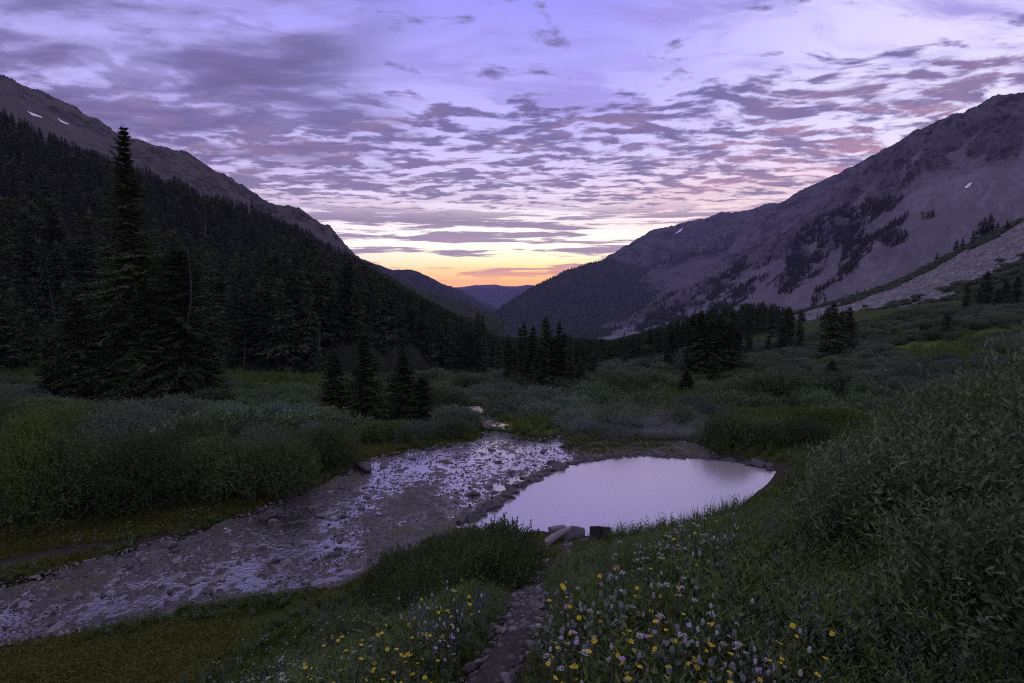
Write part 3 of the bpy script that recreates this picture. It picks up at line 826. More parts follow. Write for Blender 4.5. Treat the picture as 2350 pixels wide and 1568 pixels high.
rel = rel + 0.03 * isl + 0.035 * smooth01(-bsd, -0.5, 0.7) + 0.03 * smooth01(sd, -0.6, -0.3)
dq_ = project(np.c_[q, hs])
moss = np.clip(smooth01(dq_[:, 0], 1285, 1345) * smooth01(q[:, 1], 17, 19) + 0.9 * smooth01(isl + 0.4 * fbm2(q[:, 0], q[:, 1], 2.2, 3, 69), 0.22, 0.5), 0, 1)
rel = rel + 0.03 * smooth01(dq_[:, 0], 1290, 1345) * smooth01(q[:, 1], 17, 19)
farr = smooth01(q[:, 1], 15, 22)
rel = rel - 0.004 * farr
zz = hs + rel
fl_ = smooth01(sd, -0.30, -0.05)
zz = zz * (1 - fl_) + (hgt(q[:, 0], q[:, 1]) - 0.04) * fl_
V = np.c_[q, zz]
lev = 0.010 + 0.007 * smooth01(q[:, 1], 12, 18)
wet = 1 - smooth01(rel - lev, 0.0, 0.05)
tag(obj('stream_bed', mesh_np('stream_bed', V, F, [M_gravel], {'wet': wet, 'moss': moss}, True)), 'stony wet bed of the shallow braided stream', kind='structure')
q2, sd2, F2 = sheet(STREAM, 0.10, None, 0.35, 31)
fl2 = smooth01(sd2, -0.32, -0.06)
V2 = np.c_[q2, (h_smooth(q2[:, 0], q2[:, 1]) + 0.05 + 0.010 + 0.007 * smooth01(q2[:, 1], 12, 18)) * (1 - fl2) + (hgt(q2[:, 0], q2[:, 1]) - 0.06) * fl2]
tag(obj('stream_water', mesh_np('stream_water', V2, F2, [M_stream], None, True)), 'thin film of rippling stream water among the stones', kind='structure')
STREAMSETS = [STREAM]
# the upper reach seen between the bushes further down the valley
for pl in ([(1108, 985), (1092, 972), (1060, 962), (1048, 950), (1062, 936), (1100, 934), (1120, 946), (1100, 956), (1130, 968), (1172, 984), (1160, 992)],
           [(1112, 888), (1108, 878), (1122, 870), (1140, 866), (1150, 872), (1136, 882), (1140, 888)],
           [(1540, 1040), (1552, 1022), (1580, 1010), (1598, 1016), (1592, 1032), (1566, 1046)]):
    Wp = np.array([ray_ground(a, b)[:2] for a, b in pl])
    STREAMSETS.append(Wp)
    qa, sa, Fa = sheet(Wp, 0.14, None, 0.25, 33)
    za = hgt(qa[:, 0], qa[:, 1])
    ra = 0.07 * fbm2(qa[:, 0], qa[:, 1], 1.8, 4, 65, ridged=True)
    tag(obj('stream_bed', mesh_np('stream_bed', np.c_[qa, za + 0.06 + ra], Fa, [M_gravel], {'wet': np.full(len(qa), .7)}, True)), 'stony bed of the upper stream between the bushes', kind='structure')
    tag(obj('stream_water', mesh_np('stream_water', np.c_[qa, za + 0.075 + 0.02 * fbm2(qa[:, 0], qa[:, 1], 2.5, 2, 66)], Fa, [M_stream], None, True)), 'bright broken water of the upper stream', kind='structure')

# foot trail
def ribbon(line, half, n, m_, seed):
    L = np.asarray(line); s = np.r_[0, np.cumsum(np.hypot(*np.diff(L, axis=0).T))]
    u = np.linspace(0, s[-1], n)
    c = np.stack([np.interp(u, s, L[:, k]) for k in (0, 1)], -1)
    for _ in range(8): c[1:-1] = .25 * c[:-2] + .5 * c[1:-1] + .25 * c[2:]
    tn = np.gradient(c, axis=0); tn /= np.linalg.norm(tn, axis=1, keepdims=True)
    nn = np.stack([-tn[:, 1], tn[:, 0]], -1)
    wv = half * (1 + 0.3 * fbm2(u, u * 0, 1.3, 3, seed))
    v = np.linspace(-1, 1, m_)
    Q = c[:, None] + nn[:, None] * (v[None, :, None] * wv[:, None, None])
    Q = Q.reshape(-1, 2)
    z = hgt(Q[:, 0], Q[:, 1]) + 0.045 + 0.025 * fbm2(Q[:, 0], Q[:, 1], 5, 4, seed, ridged=True) - 0.05 * np.abs(np.tile(v, n)) ** 3
    ii = np.arange(n * m_).reshape(n, m_)
    F = np.stack([ii[:-1, :-1], ii[:-1, 1:], ii[1:, 1:], ii[1:, :-1]], -1).reshape(-1, 4)
    return np.c_[Q, z], F
V, F = ribbon(PATH, 0.15, 300, 14, 71)
tag(obj('path', mesh_np('path', V, F, [M_path], None, True)), 'narrow stony dirt trail leading down to the pool', kind='structure')

# ------------------------------------------------------------------ foliage materials
def leaf_mat(name, c1, c2, rough=0.55, spec=0.35, back=0.25, vary=0.5):
    m, t = new_mat(name)
    oi = t.n('ShaderNodeObjectInfo').outputs['Random']
    tint = t.attr('tint')
    f = t.add(t.mul(tint, 1 - vary), t.mul(oi, vary))
    col = t.mix(f, c1, c2)
    p = t.n('ShaderNodeBsdfPrincipled')
    t.put(p.inputs['Base Color'], col); p.inputs['Roughness'].default_value = rough
    p.inputs['Specular IOR Level'].default_value = spec
    tr = t.n('ShaderNodeBsdfTranslucent'); t.put(tr.inputs[0], col)
    mx = t.n('ShaderNodeMixShader'); mx.inputs[0].default_value = back
    t.link(p.outputs[0], mx.inputs[1]); t.link(tr.outputs[0], mx.inputs[2])
    o = t.n('ShaderNodeOutputMaterial'); t.link(mx.outputs[0], o.inputs[0])
    return m
def flat_mat(name, c, rough=0.8, n=None, c2=None):
    m, t = new_mat(name)
    if c2 is not None:
        p = t.n('ShaderNodeTexCoord').outputs['Object']
        nn = t.noise(t.vm('MULTIPLY', p, (1, 1, 0.25)), n, 5, 0.6)
        principled(t, t.mix(nn, c, c2), rough, t.bump(nn, 0.5, 0.03), 0.2)
    else:
        principled(t, c, rough, None, 0.3)
    return m
M_needle = leaf_mat('spruce_needles', (0.024, 0.038, 0.014, 1), (0.100, 0.130, 0.052, 1), 0.7, 0.08, 0.08)
M_bark = flat_mat('spruce_bark', (0.028, 0.022, 0.019, 1), 0.95, 6.0, (0.085, 0.07, 0.062, 1))
M_dead = flat_mat('dead_wood', (0.045, 0.041, 0.039, 1), 0.85, 9.0, (0.13, 0.12, 0.115, 1))
M_willow = leaf_mat('willow_leaves', (0.022, 0.044, 0.014, 1), (0.180, 0.260, 0.105, 1), 0.36, 0.3, 0.2, 0.45)
M_willow2 = leaf_mat('grey_willow_leaves', (0.046, 0.072, 0.036, 1), (0.215, 0.280, 0.170, 1), 0.5, 0.15, 0.2, 0.45)
M_bushdark = leaf_mat('dark_shrub_leaves', (0.020, 0.038, 0.012, 1), (0.145, 0.195, 0.072, 1), 0.5, 0.1, 0.2, 0.45)
M_green = leaf_mat('bright_leaves', (0.036, 0.070, 0.012, 1), (0.175, 0.245, 0.056, 1), 0.5, 0.12, 0.25, 0.4)
M_grass = leaf_mat('grass_blades', (0.040, 0.074, 0.010, 1), (0.155, 0.205, 0.044, 1), 0.6, 0.1, 0.25, 0.4)
M_moss = leaf_mat('short_turf', (0.040, 0.052, 0.010, 1), (0.170, 0.185, 0.042, 1), 0.7, 0.05, 0.2, 0.4)
M_blue = leaf_mat('bluish_leaves', (0.040, 0.060, 0.062, 1), (0.105, 0.135, 0.150, 1), 0.5, 0.2, 0.2, 0.3)
M_stem = flat_mat('shrub_stems', (0.05, 0.038, 0.028, 1), 0.85)

def unit(a): return a / (np.linalg.norm(a, axis=-1, keepdims=True) + 1e-9)
def kites(base, axis, side, L, Wd, fold=0.0, mid=0.45):
    n = len(base)
    up = np.cross(axis, side)
    L = np.broadcast_to(np.asarray(L, float), (n,))[:, None]; Wd = np.broadcast_to(np.asarray(Wd, float), (n,))[:, None]
    m_ = base + axis * L * mid + up * (Wd * fold)
    V = np.stack([base, m_ + side * Wd * 0.5, base + axis * L, m_ - side * Wd * 0.5], 1).reshape(-1, 3)
    F = np.arange(4 * n).reshape(n, 4)
    return V, F
def tube(line, radii, sides=6):
    """Tapered tube along a polyline, one cap of each end left open into the ground or foliage."""
    L = np.asarray(line, float); n = len(L)
    tn = unit(np.gradient(L, axis=0))
    ref = np.tile([0.31, 0.87, 0.12], (n, 1))
    a = unit(np.cross(tn, ref)); b = np.cross(tn, a)
    an = np.linspace(0, 2 * np.pi, sides, endpoint=False)
    V = L[:, None] + (a[:, None] * np.cos(an)[None, :, None] + b[:, None] * np.sin(an)[None, :, None]) * np.asarray(radii)[:, None, None]
    V = V.reshape(-1, 3)
    ii = np.arange(n * sides).reshape(n, sides); jj = np.roll(ii, -1, axis=1)
    F = np.stack([ii[:-1], jj[:-1], jj[1:], ii[1:]], -1).reshape(-1, 4)
    V = np.vstack([V, L[:1], L[-1:]])
    c0, c1 = n * sides, n * sides + 1
    cap = [[ii[0, (k + 1) % sides], ii[0, k], c0, c0] for k in range(sides)] + [[ii[-1, k], ii[-1, (k + 1) % sides], c1, c1] for k in range(sides)]
    F3 = np.vstack([F[:, [0, 1, 2]], F[:, [0, 2, 3]], np.array(cap)[:, :3]])
    return V, F3
def join(parts):
    V, F, o = [], [], 0
    for v, f in parts:
        V.append(v); F.append(np.asarray(f) + o); o += len(v)
    return np.vstack(V), np.vstack(F)

def spruce(seed, h=12.0, rad=2.0, nb=110, ns=11, sl=0.7, sw=0.22, bare=0.04, shape=0.85, droop=0.35, ragged=0.3, gaps=0.0):
    """Narrow mountain spruce: returns trunk (V, F), crown (V, F, tint)."""
    g = np.random.default_rng(seed)
    lean = g.normal(0, 0.012, 2) * h
    zz = np.linspace(0, h, 10)
    line = np.stack([lean[0] * (zz / h) ** 2, lean[1] * (zz / h) ** 2, zz], -1)
    trunk = tube(line, 0.018 * h * (1 - zz / h) ** 0.8 + 0.012, 6)
    t_ = np.sort(bare + (0.985 - bare) * g.random(nb) ** 0.82)
    nlay = float(np.clip(h / max(0.36, 0.034 * h), 14, 34)) if nb < 60 else float(np.clip(h / 0.42, 18, 60))
    lay = np.round(t_ * nlay) / nlay
    t_ = np.clip(0.45 * lay + 0.55 * t_, bare, 0.99)
    prof = (1 - t_) ** shape
    prof *= np.minimum(1, 0.55 + (t_ - bare) * 4.5)
    bl = rad * prof * (1 - ragged + 2 * ragged * g.random(nb)) + 0.012 * h * (0.4 + 0.6 * g.random(nb)) * 0.5
    if gaps: bl *= np.where(g.random(nb) < gaps, 0.45, 1.0)
    az_ = np.arange(nb) * 2.39996 + g.normal(0, 0.5, nb)
    bl *= 0.62 + 0.75 * (0.5 + vnoise(np.stack([np.cos(az_) * 1.3 + seed, np.sin(az_) * 1.3, t_ * h * 0.55], -1), 4))
    slope = droop * (1.25 * t_ ** 2 - 0.75) * 1.3 + g.normal(0, 0.17, nb)
    k = np.tile(np.linspace(0.12, 1.0, ns), (nb, 1)) + g.normal(0, 0.04, (nb, ns))
    rr_ = bl[:, None] * k
    zc = t_[:, None] * h + rr_ * slope[:, None] + 0.16 * rr_ * k     # tips curl up
    lx = lean[0] * t_ ** 2; ly = lean[1] * t_ ** 2
    ca, sa = np.cos(az_)[:, None], np.sin(az_)[:, None]
    B = np.stack([lx[:, None] + ca * rr_, ly[:, None] + sa * rr_, zc], -1)
    d_ = np.stack([ca + 0 * k, sa + 0 * k, slope[:, None] + 0.3 * k], -1)
    d_ = unit(d_)
    side = np.stack([-sa + 0 * k, ca + 0 * k, 0 * k], -1)
    sgn = np.where((np.arange(ns) % 2) == 0, 1.0, -1.0)[None, :] * np.ones((nb, 1))
    fan = (0.95 - 0.5 * k) * sgn + g.normal(0, 0.22, k.shape)
    ax = unit(d_ * np.cos(fan)[..., None] + side * np.sin(fan)[..., None] + np.array([0, 0, -1]) * (0.18 + 0.22 * g.random(k.shape))[..., None])
    sd_ = unit(np.cross(ax, unit(np.stack([g.normal(0, .45, k.shape), g.normal(0, .45, k.shape), np.ones_like(k)], -1))))
    sz = (0.55 + 0.75 * np.minimum(1, bl / (rad * 0.6)))[:, None] * (1.1 - 0.45 * k) * (0.75 + 0.5 * g.random(k.shape))
    B, ax, sd_, sz = B.reshape(-1, 3), ax.reshape(-1, 3), sd_.reshape(-1, 3), sz.ravel()
    V, F = kites(B, ax, sd_, sl * sz, sw * sz, -0.25, 0.4)
    tint = np.repeat(np.clip(g.random(nb)[:, None] * 0.5 + 0.5 * g.random((nb, ns)), 0, 1).ravel(), 4)
    # leader
    m_ = 9
    B2 = np.stack([np.full(m_, lean[0]), np.full(m_, lean[1]), h * (0.95 + 0.045 * np.arange(m_) / m_)], -1)
    a2 = np.arange(m_) * 2.4
    ax2 = unit(np.stack([np.cos(a2) * 0.6, np.sin(a2) * 0.6, np.full(m_, 0.75)], -1)); ax2[-1] = (0, 0, 1)
    V2, F2 = kites(B2, ax2, unit(np.cross(ax2, g.normal(0, 1, (m_, 3)))), sl * 0.8, sw * 0.7)
    return trunk, (np.vstack([V, V2]), np.vstack([F, F2 + len(V)]), np.r_[tint, np.full(len(V2), 0.6)])

def make_tree(name, label, group, loc, seed, needle=None, **kw):
    (tv, tf), (cv, cf, ti) = spruce(seed, **kw)
    root = obj(name, mesh_np('trunk', tv, tf, [M_bark], None, True), None, loc)
    tag(root, label, 'tree', group)
    obj('crown', mesh_np('crown', cv, cf, [needle or M_needle], {'tint': ti}), root)
    return root

# ------------------------------------------------------------------ named spruces near the viewer
def tree_at(Dx, base, top, seed, label, group=None, spread=0.22, dens=1.0, name='spruce_tree', Y=None, sink=0.1, **kw):
    g_ = ray_ground(Dx, base)
    if Y is not None:
        p = at(Dx, base, Y); g_ = np.array([p[0], p[1], hgt(p[0], p[1])[0]])
    Yd = g_[1]
    tp = at(Dx, top, Yd)
    h = tp[2] - g_[2] + sink
    g_ = np.array([tp[0], Yd, hgt(tp[0], Yd)[0]])      # plumb below its top
    pxm = FPX * 0.43574 / np.hypot(g_[0], g_[1])          # pixels per metre
    nb = int(np.clip(34 * dens * np.sqrt(h * pxm), 90, 900))
    rad = h * spread
    ns = int(np.clip(rad * pxm / 1.15, 9, 34))
    sl_ = kw.pop('sl', np.clip(3.4 * rad / ns, 0.12, 0.9)); sw_ = kw.pop('sw', sl_ * 0.34)
    return make_tree(name, label, group, (g_[0], g_[1], g_[2] - sink), seed, h=h, rad=rad, nb=nb, ns=ns, sl=sl_, sw=sw_, **kw)

tree_at(275, 932, 281, 1, 'tallest spruce, a huge dark spire standing over the left meadow', spread=0.215, dens=1.9, Y=46, shape=1.12, ragged=0.55, droop=0.5, gaps=0.28, bare=0.05)
tree_at(405, 925, 572, 2, 'broad bushy spruce pressed against the right side of the tallest spruce', spread=0.29, dens=1.5, Y=44, shape=0.62, ragged=0.35, gaps=0.1, droop=0.5)
tree_at(168, 925, 655, 3, 'shorter ragged spruce just left of the tallest spruce', spread=0.24, dens=1.3, Y=44, shape=0.75, ragged=0.4, gaps=0.1)
tree_at(330, 930, 640, 4, 'dense spruce in the middle of the big clump, in front of the tallest spruce', spread=0.27, dens=1.3, Y=42.5, shape=0.7, ragged=0.35)
tree_at(478, 915, 770, 5, 'low spruce at the right foot of the big spruce clump', spread=0.30, dens=1.2, Y=45, shape=0.7)
tree_at(112, 918, 780, 6, 'low spreading spruce at the left foot of the big spruce clump', spread=0.32, dens=1.2, Y=46, shape=0.7)
tree_at(245, 925, 560, 7, 'slim spruce behind the left edge of the tallest spruce', spread=0.17, dens=1.3, Y=48, shape=0.8, ragged=0.4)
GM = 'young spruces standing in the meadow by the stream'
tree_at(771, 968, 800, 8, 'leftmost of the four young spruces in the middle meadow, slim and dark', GM, 0.24, 1.5, shape=0.72)
tree_at(836, 972, 764, 9, 'tallest of the four young spruces in the middle meadow', GM, 0.28, 1.6, shape=0.72)
tree_at(925, 978, 815, 10, 'broad young spruce nearest the stream bend in the middle meadow', GM, 0.32, 1.6, shape=0.68)
tree_at(968, 982, 866, 11, 'shortest young spruce leaning on the broad one beside the stream', GM, 0.36, 1.5, shape=0.68)
GC = 'spruce stand closing the valley behind the stream'
for i, (x, b, tp_, sp_) in enumerate([(1097, 852, 716, .11), (1107, 850, 720, .10), (1146, 878, 775, .15), (1166, 890, 768, .13), (1180, 888, 790, .14), (1194, 893, 752, .12), (1206, 888, 742, .12), (1217, 897, 765, .14),
                                      (1226, 890, 748, .13), (1238, 900, 800, .2), (1250, 898, 729, .14), (1258, 892, 745, .12), (1268, 896, 775, .16), (1283, 897, 735, .11), (1296, 895, 765, .14), (1310, 898, 768, .14), (1326, 893, 782, .15), (1338, 888, 790, .16), (1247, 905, 812, .22)]):
    lb = {0: 'taller of two thin spire spruces rising above the treetops at the left slope foot', 1: 'shorter of two thin spire spruces at the left slope foot', 10: 'tallest spruce of the stand behind the stream',
          13: 'thin spire spruce right of the tallest one in the stand behind the stream', 18: 'small squat spruce in front of the stand behind the stream'}.get(i, 'dark spruce in the dense stand behind the stream')
    tree_at(x, b, tp_, 20 + i, lb, GC, sp_, 1.1, shape=0.75, ragged=0.4)
GR = 'spruces scattered over the right bench'
for i, (x, b, tp_, sp_, lb) in enumerate([
    (1437, 852, 795, .22, 'lone small spruce on the pale brush left of the bench clumps'), (1493, 843, 755, .22, 'dark spruce left of a pair on the bench edge'), (1543, 845, 758, .24, 'right one of a spruce pair on the bench edge'),
    (1531, 848, 792, .26, 'short spruce in front of the pair on the bench edge'), (1592, 858, 722, .22, 'left flank spruce of the big black clump on the bench'), (1612, 862, 714, .24, 'tallest spruce of the big black clump on the bench'),
    (1632, 860, 735, .22, 'middle spruce of the big black clump on the bench'), (1655, 862, 720, .19, 'spruce with a bare trunk at the right of the black clump'), (1674, 862, 738, .2, 'right flank spruce of the big black clump on the bench'),
    (1690, 855, 752, .2, 'last spruce on the right of the big black clump'), (1577, 908, 850, .36, 'squat young spruce below the big black clump'), (1640, 880, 815, .3, 'thin grey young spruce in front of the black clump'),
    (1812, 800, 704, .22, 'broad spruce in the second clump on the bench'), (1797, 806, 728, .2, 'left spruce of the second clump on the bench'), (1836, 806, 738, .22, 'right spruce of the second clump on the bench'),
    (1903, 830, 705, .2, 'left spruce of the third clump, by the talus foot'), (1918, 834, 694, .19, 'tallest spruce of the third clump, by the talus foot'), (1932, 828, 715, .19, 'middle spruce of the third clump, by the talus foot'),
    (1952, 805, 704, .19, 'right spruce of the third clump, by the talus foot'), (1910, 882, 828, .42, 'round young spruce below the third clump'), (2173, 768, 717, .26, 'lone small spruce in the high brush on the right'),
    (2222, 712, 650, .2, 'left spruce on the far right rise'), (2268, 700, 622, .2, 'tall spruce on the far right rise'), (2312, 700, 640, .22, 'middle spruce on the far right rise'), (2338, 704, 634, .22, 'right spruce on the far right rise'),
    (2250, 706, 668, .28, 'short spruce on the far right rise'), (2292, 706, 664, .3, 'squat spruce between the two tall ones on the far right rise'), (1720, 815, 765, .24, 'small spruce between the first and second bench clumps'), (1765, 812, 770, .24, 'small spruce left of the second clump'),
    (1360, 872, 815, .24, 'small dark spruce right of the valley stand'), (1400, 838, 790, .2, 'slim spruce where the valley stand meets the bench'), (1380, 846, 775, .18, 'slim tall spruce at the right end of the valley stand')]):
    tree_at(x, b, tp_, 60 + i, lb, GR, sp_, 1.15, shape=0.7, ragged=0.38)

# ------------------------------------------------------------------ forest
def stuff(name, label, pts, rot, scl, idx_, sources, join_children=True):
    """One object of uncountable growth: geometry nodes set copies of real things on its points."""
    me = bpy.data.meshes.new(name)
    me.vertices.add(len(pts)); me.vertices.foreach_set('co', np.asarray(pts, np.float32).ravel())
    a = me.attributes.new('turn', 'FLOAT_VECTOR', 'POINT'); a.data.foreach_set('vector', np.asarray(rot, np.float32).ravel())
    a = me.attributes.new('size', 'FLOAT', 'POINT'); a.data.foreach_set('value', np.asarray(scl, np.float32))
    a = me.attributes.new('sort', 'INT', 'POINT'); a.data.foreach_set('value', np.asarray(idx_, np.int32))
    o = obj(name, me)
    tag(o, label, kind='stuff')
    ng = bpy.data.node_groups.new(name, 'GeometryNodeTree')
    ng.interface.new_socket('Geometry', in_out='INPUT', socket_type='NodeSocketGeometry')
    ng.interface.new_socket('Geometry', in_out='OUTPUT', socket_type='NodeSocketGeometry')
    N = ng.nodes; Lk = ng.links.new
    gi = N.new('NodeGroupInput'); go = N.new('NodeGroupOutput')
    def named(nm, ty):
        nd = N.new('GeometryNodeInputNamedAttribute'); nd.data_type = ty; nd.inputs[0].default_value = nm
        return nd.outputs[0]
    tu, si, so_ = named('turn', 'FLOAT_VECTOR'), named('size', 'FLOAT'), named('sort', 'INT')
    jn = N.new('GeometryNodeJoinGeometry')
    for k, src in enumerate(sources):
        objs = [src] + (list(src.children) if join_children else [])
        g2i = N.new('GeometryNodeGeometryToInstance')
        for s_ in objs:
            if s_.type != 'MESH': continue
            oi = N.new('GeometryNodeObjectInfo'); oi.transform_space = 'ORIGINAL'
            oi.inputs['Object'].default_value = s_
            oi.inputs['As Instance'].default_value = False
            Lk(oi.outputs['Geometry'], g2i.inputs[0])
        cmpn = N.new('FunctionNodeCompare'); cmpn.data_type = 'INT'; cmpn.operation = 'EQUAL'
        ins_ = [i_ for i_ in cmpn.inputs if i_.type == 'INT']
        Lk(so_, ins_[0]); ins_[1].default_value = k
        ip = N.new('GeometryNodeInstanceOnPoints')
        Lk(gi.outputs[0], ip.inputs['Points']); Lk(cmpn.outputs[0], ip.inputs['Selection'])
        Lk(g2i.outputs[0], ip.inputs['Instance']); Lk(tu, ip.inputs['Rotation']); Lk(si, ip.inputs['Scale'])
        Lk(ip.outputs[0], jn.inputs[0])
    Lk(jn.outputs[0], go.inputs[0])
    md = o.modifiers.new('growth', 'NODES'); md.node_group = ng
    return o

def loft_points(name, n, sel, seed):
    """Random points spread by area over the cells of a mountain that SEL keeps."""
    M = MOUNTAINS[name]; P = M['P']; g = np.random.default_rng(seed)
    nr, nc = P.shape[:2]
    c = 0.25 * (P[:-1, :-1] + P[:-1, 1:] + P[1:, 1:] + P[1:, :-1])
    ar = np.linalg.norm(np.cross(P[:-1, 1:] - P[:-1, :-1], P[1:, :-1] - P[:-1, :-1]), axis=-1)
    rr = 0.5 * (M['rr'][:-1] + M['rr'][1:])[:, None] * np.ones((1, nc - 1))
    uu = 0.5 * (M['u'][:-1] + M['u'][1:])[None] * np.ones((nr - 1, 1))
    wgt = ar.ravel() * sel(uu.ravel(), rr.ravel(), c.reshape(-1, 3), {k: v.reshape(nr, nc)[:-1, :-1].ravel() for k, v in M['zone'].items()})
    pk = g.choice(len(wgt), n, p=wgt / wgt.sum())
    i, j = np.divmod(pk, nc - 1)
    a, b = g.random(n)[:, None], g.random(n)[:, None]
    return (P[i, j] * (1 - a) + P[i + 1, j] * a) * (1 - b) + (P[i, j + 1] * (1 - a) + P[i + 1, j + 1] * a) * b

LAND_L = [((60, 330), 'high by the treeline under the snow patches'), ((220, 400), 'behind the tip of the tallest spruce'), ((420, 440), 'under the rocky crest'), ((620, 520), 'below the jagged knob of the crest'), ((780, 620), 'on the sloping skyline'),
          ((920, 700), 'low on the skyline'), ((60, 560), 'above the grassy clearing'), ((60, 720), 'at the left end, below the clearing'), ((120, 840), 'at the meadow edge left of the big clump'), ((560, 560), 'in the middle of the slope'), ((520, 700), 'right of the crooked snag'),
          ((600, 800), 'at the back of the meadow'), ((720, 660), 'above the small rocky clearing'), ((720, 780), 'above the young spruces'), ((860, 760), 'in the lower middle of the slope'), ((900, 830), 'at the slope foot behind the young spruces'), ((1020, 780), 'near the two thin spires'), ((1050, 840), 'where the stream leaves the meadow')]
LAND_M = [((100, 930), 'left of the big spruce clump'), ((400, 960), 'below the big spruce clump'), ((620, 930), 'by the bright grassy patch'), ((640, 880), 'at the forest edge of the meadow'), ((850, 940), 'around the young spruces'), ((850, 890), 'behind the young spruces'), ((1040, 930), 'by the bend of the upper stream'),
          ((1100, 885), 'before the valley stand'), ((1240, 930), 'below the valley stand'), ((1420, 890), 'right of the valley stand'), ((1440, 970), 'behind the pool'), ((1620, 900), 'below the black clump'), ((1640, 970), 'above the small cascade'), ((1760, 860), 'between the bench clumps'), ((1800, 960), 'beyond the right end of the pool'),
          ((1920, 890), 'by the round young spruce'), ((2000, 800), 'below the talus'), ((2150, 860), 'below the bright lawn'), ((2180, 750), 'above the bright lawn'), ((2300, 830), 'at the right edge of the bench'), ((500, 1040), 'above the domed bushes')]
def near_land(lst, x, y):
    return min(lst, key=lambda l: (l[0][0] - x) ** 2 + 2.2 * (l[0][1] - y) ** 2)[1]
protos = []
GF = 'spruces of the forest on the left slope'
for s in range(5):
    (tv, tf), (cv, cf, ti) = spruce(200 + s, h=12, rad=[1.5, 1.9, 1.35, 2.1, 1.7][s], nb=105, ns=9, sl=0.85, sw=0.30, shape=[.8, .75, .9, .7, .85][s], ragged=0.4, bare=[.03, .05, .08, .03, .12][s])
    protos.append((mesh_np('trunk', tv, tf, [M_bark], None, True), mesh_np('crown', cv, cf, [M_needle], {'tint': ti})))

def sel_left(u, r, c, z):
    D = project(c)
    n = fbm(c * 0.02, 3, seed=90)
    k = (r > 0.0) & (r < 2.02 + 0.10 * n + 2.0 * smooth01(D[:, 0], 780, 850))
    gap = fbm(c * 0.013, 3, seed=91)
    dens = np.where((r > 1.85) & (D[:, 0] < 780), 0.5, 1.0) * np.where((gap > 0.42) & (D[:, 0] < 600), 0.15, 1.0)
    # two grassy clearings
    for (x, y, rx, ry) in ((185, 595, 40, 70), (690, 705, 22, 40), (150, 395, 15, 14), (610, 690, 14, 22)):
        dens = np.where(((D[:, 0] - x) / rx) ** 2 + ((D[:, 1] - y) / ry) ** 2 < 1, 0.0, dens)
    return np.where(k & (u < 0.995), dens, 0.0)
fl = loft_points('left_mountain', 5800, sel_left, 5)
# flat valley wood and the band under the right mountain
g = np.random.default_rng(6)
cand = np.stack([g.uniform(-70, 200, 26000), g.uniform(78, 440, 26000)], -1)
zc = hgt(cand[:, 0], cand[:, 1])
Dc = project(np.c_[cand, zc])
line_y = np.interp(Dc[:, 0], [560, 700, 900, 1000, 1100, 1180, 1330, 1400, 1500, 1560, 1700, 1800, 1900, 1960], [862, 862, 858, 850, 852, 868, 868, 842, 832, 800, 795, 790, 770, 745])
wood = (Dc[:, 1] < line_y) & (Dc[:, 0] > 560) & (Dc[:, 0] < 1955)
wood &= (fbm2(cand[:, 0], cand[:, 1], 0.03, 3, 95) > -0.30 + 0.3 * (Dc[:, 0] > 1500))
ok = np.where(wood)[0]
fv = np.c_[cand[ok], zc[ok]][:3600]
FP = np.vstack([fl, fv])
FH = np.r_[RNG.uniform(8.0, 14.5, len(fl)), RNG.uniform(8.5, 15.0, len(fv))]
FH *= np.where(RNG.random(len(FH)) < 0.12, 1.25, 1.0) * np.where(RNG.random(len(FH)) < 0.2, 0.55, 1.0)
dist = np.linalg.norm(FP - np.array([0, 0, CAMZ]), axis=1)
hi = np.interp(dist, [0, 300, 420, 600], [1, 1, 0.85, 0.6])
FH = FH * hi
# hold treetops under the photographed forest outline
topD = project(FP + np.c_[np.zeros((len(FP), 2)), FH])
lim = np.interp(topD[:, 0], [-400, 0, 90, 200, 300, 400, 500, 600, 700, 800, 850, 920, 1000, 1090, 1150, 1340, 1400, 1480, 1560, 1640, 1750, 1860, 1960],
                [60, 238, 290, 335, 372, 385, 420, 462, 515, 578, 612, 655, 694, 742, 772, 775, 778, 760, 728, 702, 690, 715, 712])
over = np.clip((lim - topD[:, 1]) / np.maximum(FPX / dist, 1e-6), 0, None)
FH = np.maximum(FH - over - 0.25 * RNG.random(len(FH)) * over, 2.0)
botD = project(FP)
keep = (botD[:, 1] > lim - 4)
inview = (botD[:, 0] > -700) & (botD[:, 0] < 3000)
FP, FH, dist = FP[keep & inview], FH[keep & inview], dist[keep & inview]
vis = project(FP)
score = FH / dist * np.where((vis[:, 0] > -60) & (vis[:, 0] < 2420), 1.0, 0.05)
order = np.argsort(-score)
NT_ = 225
forest_src = []
for n_, i in enumerate(order[:NT_]):
    k = n_ % len(protos)
    x, y = vis[i]
    size_ = ('tall' if FH[i] > 12.5 else ('short' if FH[i] < 7.5 else 'dark'))
    lb = size_ + ' spruce in the left forest, ' + near_land(LAND_L, x, y - FH[i] / dist[i] * FPX * .5) if x < 1000 else ('dark spruce in the valley wood behind the stand' if x < 1400 else 'dark spruce in the wood below the scree')
    gp = GF if x < 1000 else ('spruces of the valley wood' if x < 1400 else 'spruces of the wood below the scree')
    s = FH[i] / 12.0
    root = obj('spruce_tree', protos[k][0], None, FP[i] - (0, 0, 0.3), (0, 0, RNG.uniform(0, 6.28)), (s * RNG.uniform(.85, 1.2), s * RNG.uniform(.85, 1.2), s))
    tag(root, lb, 'tree', gp)
    obj('crown', protos[k][1], root)
    if n_ < len(protos): forest_src.append(root)
rest = order[NT_:]
stuff('forest', 'dense dark spruce forest covering the left slope and the valley bottom', FP[rest] - (0, 0, 0.3), np.c_[np.zeros((len(rest), 2)), RNG.uniform(0, 6.28, len(rest))], FH[rest] / 12.0, RNG.integers(0, len(protos), len(rest)), forest_src)

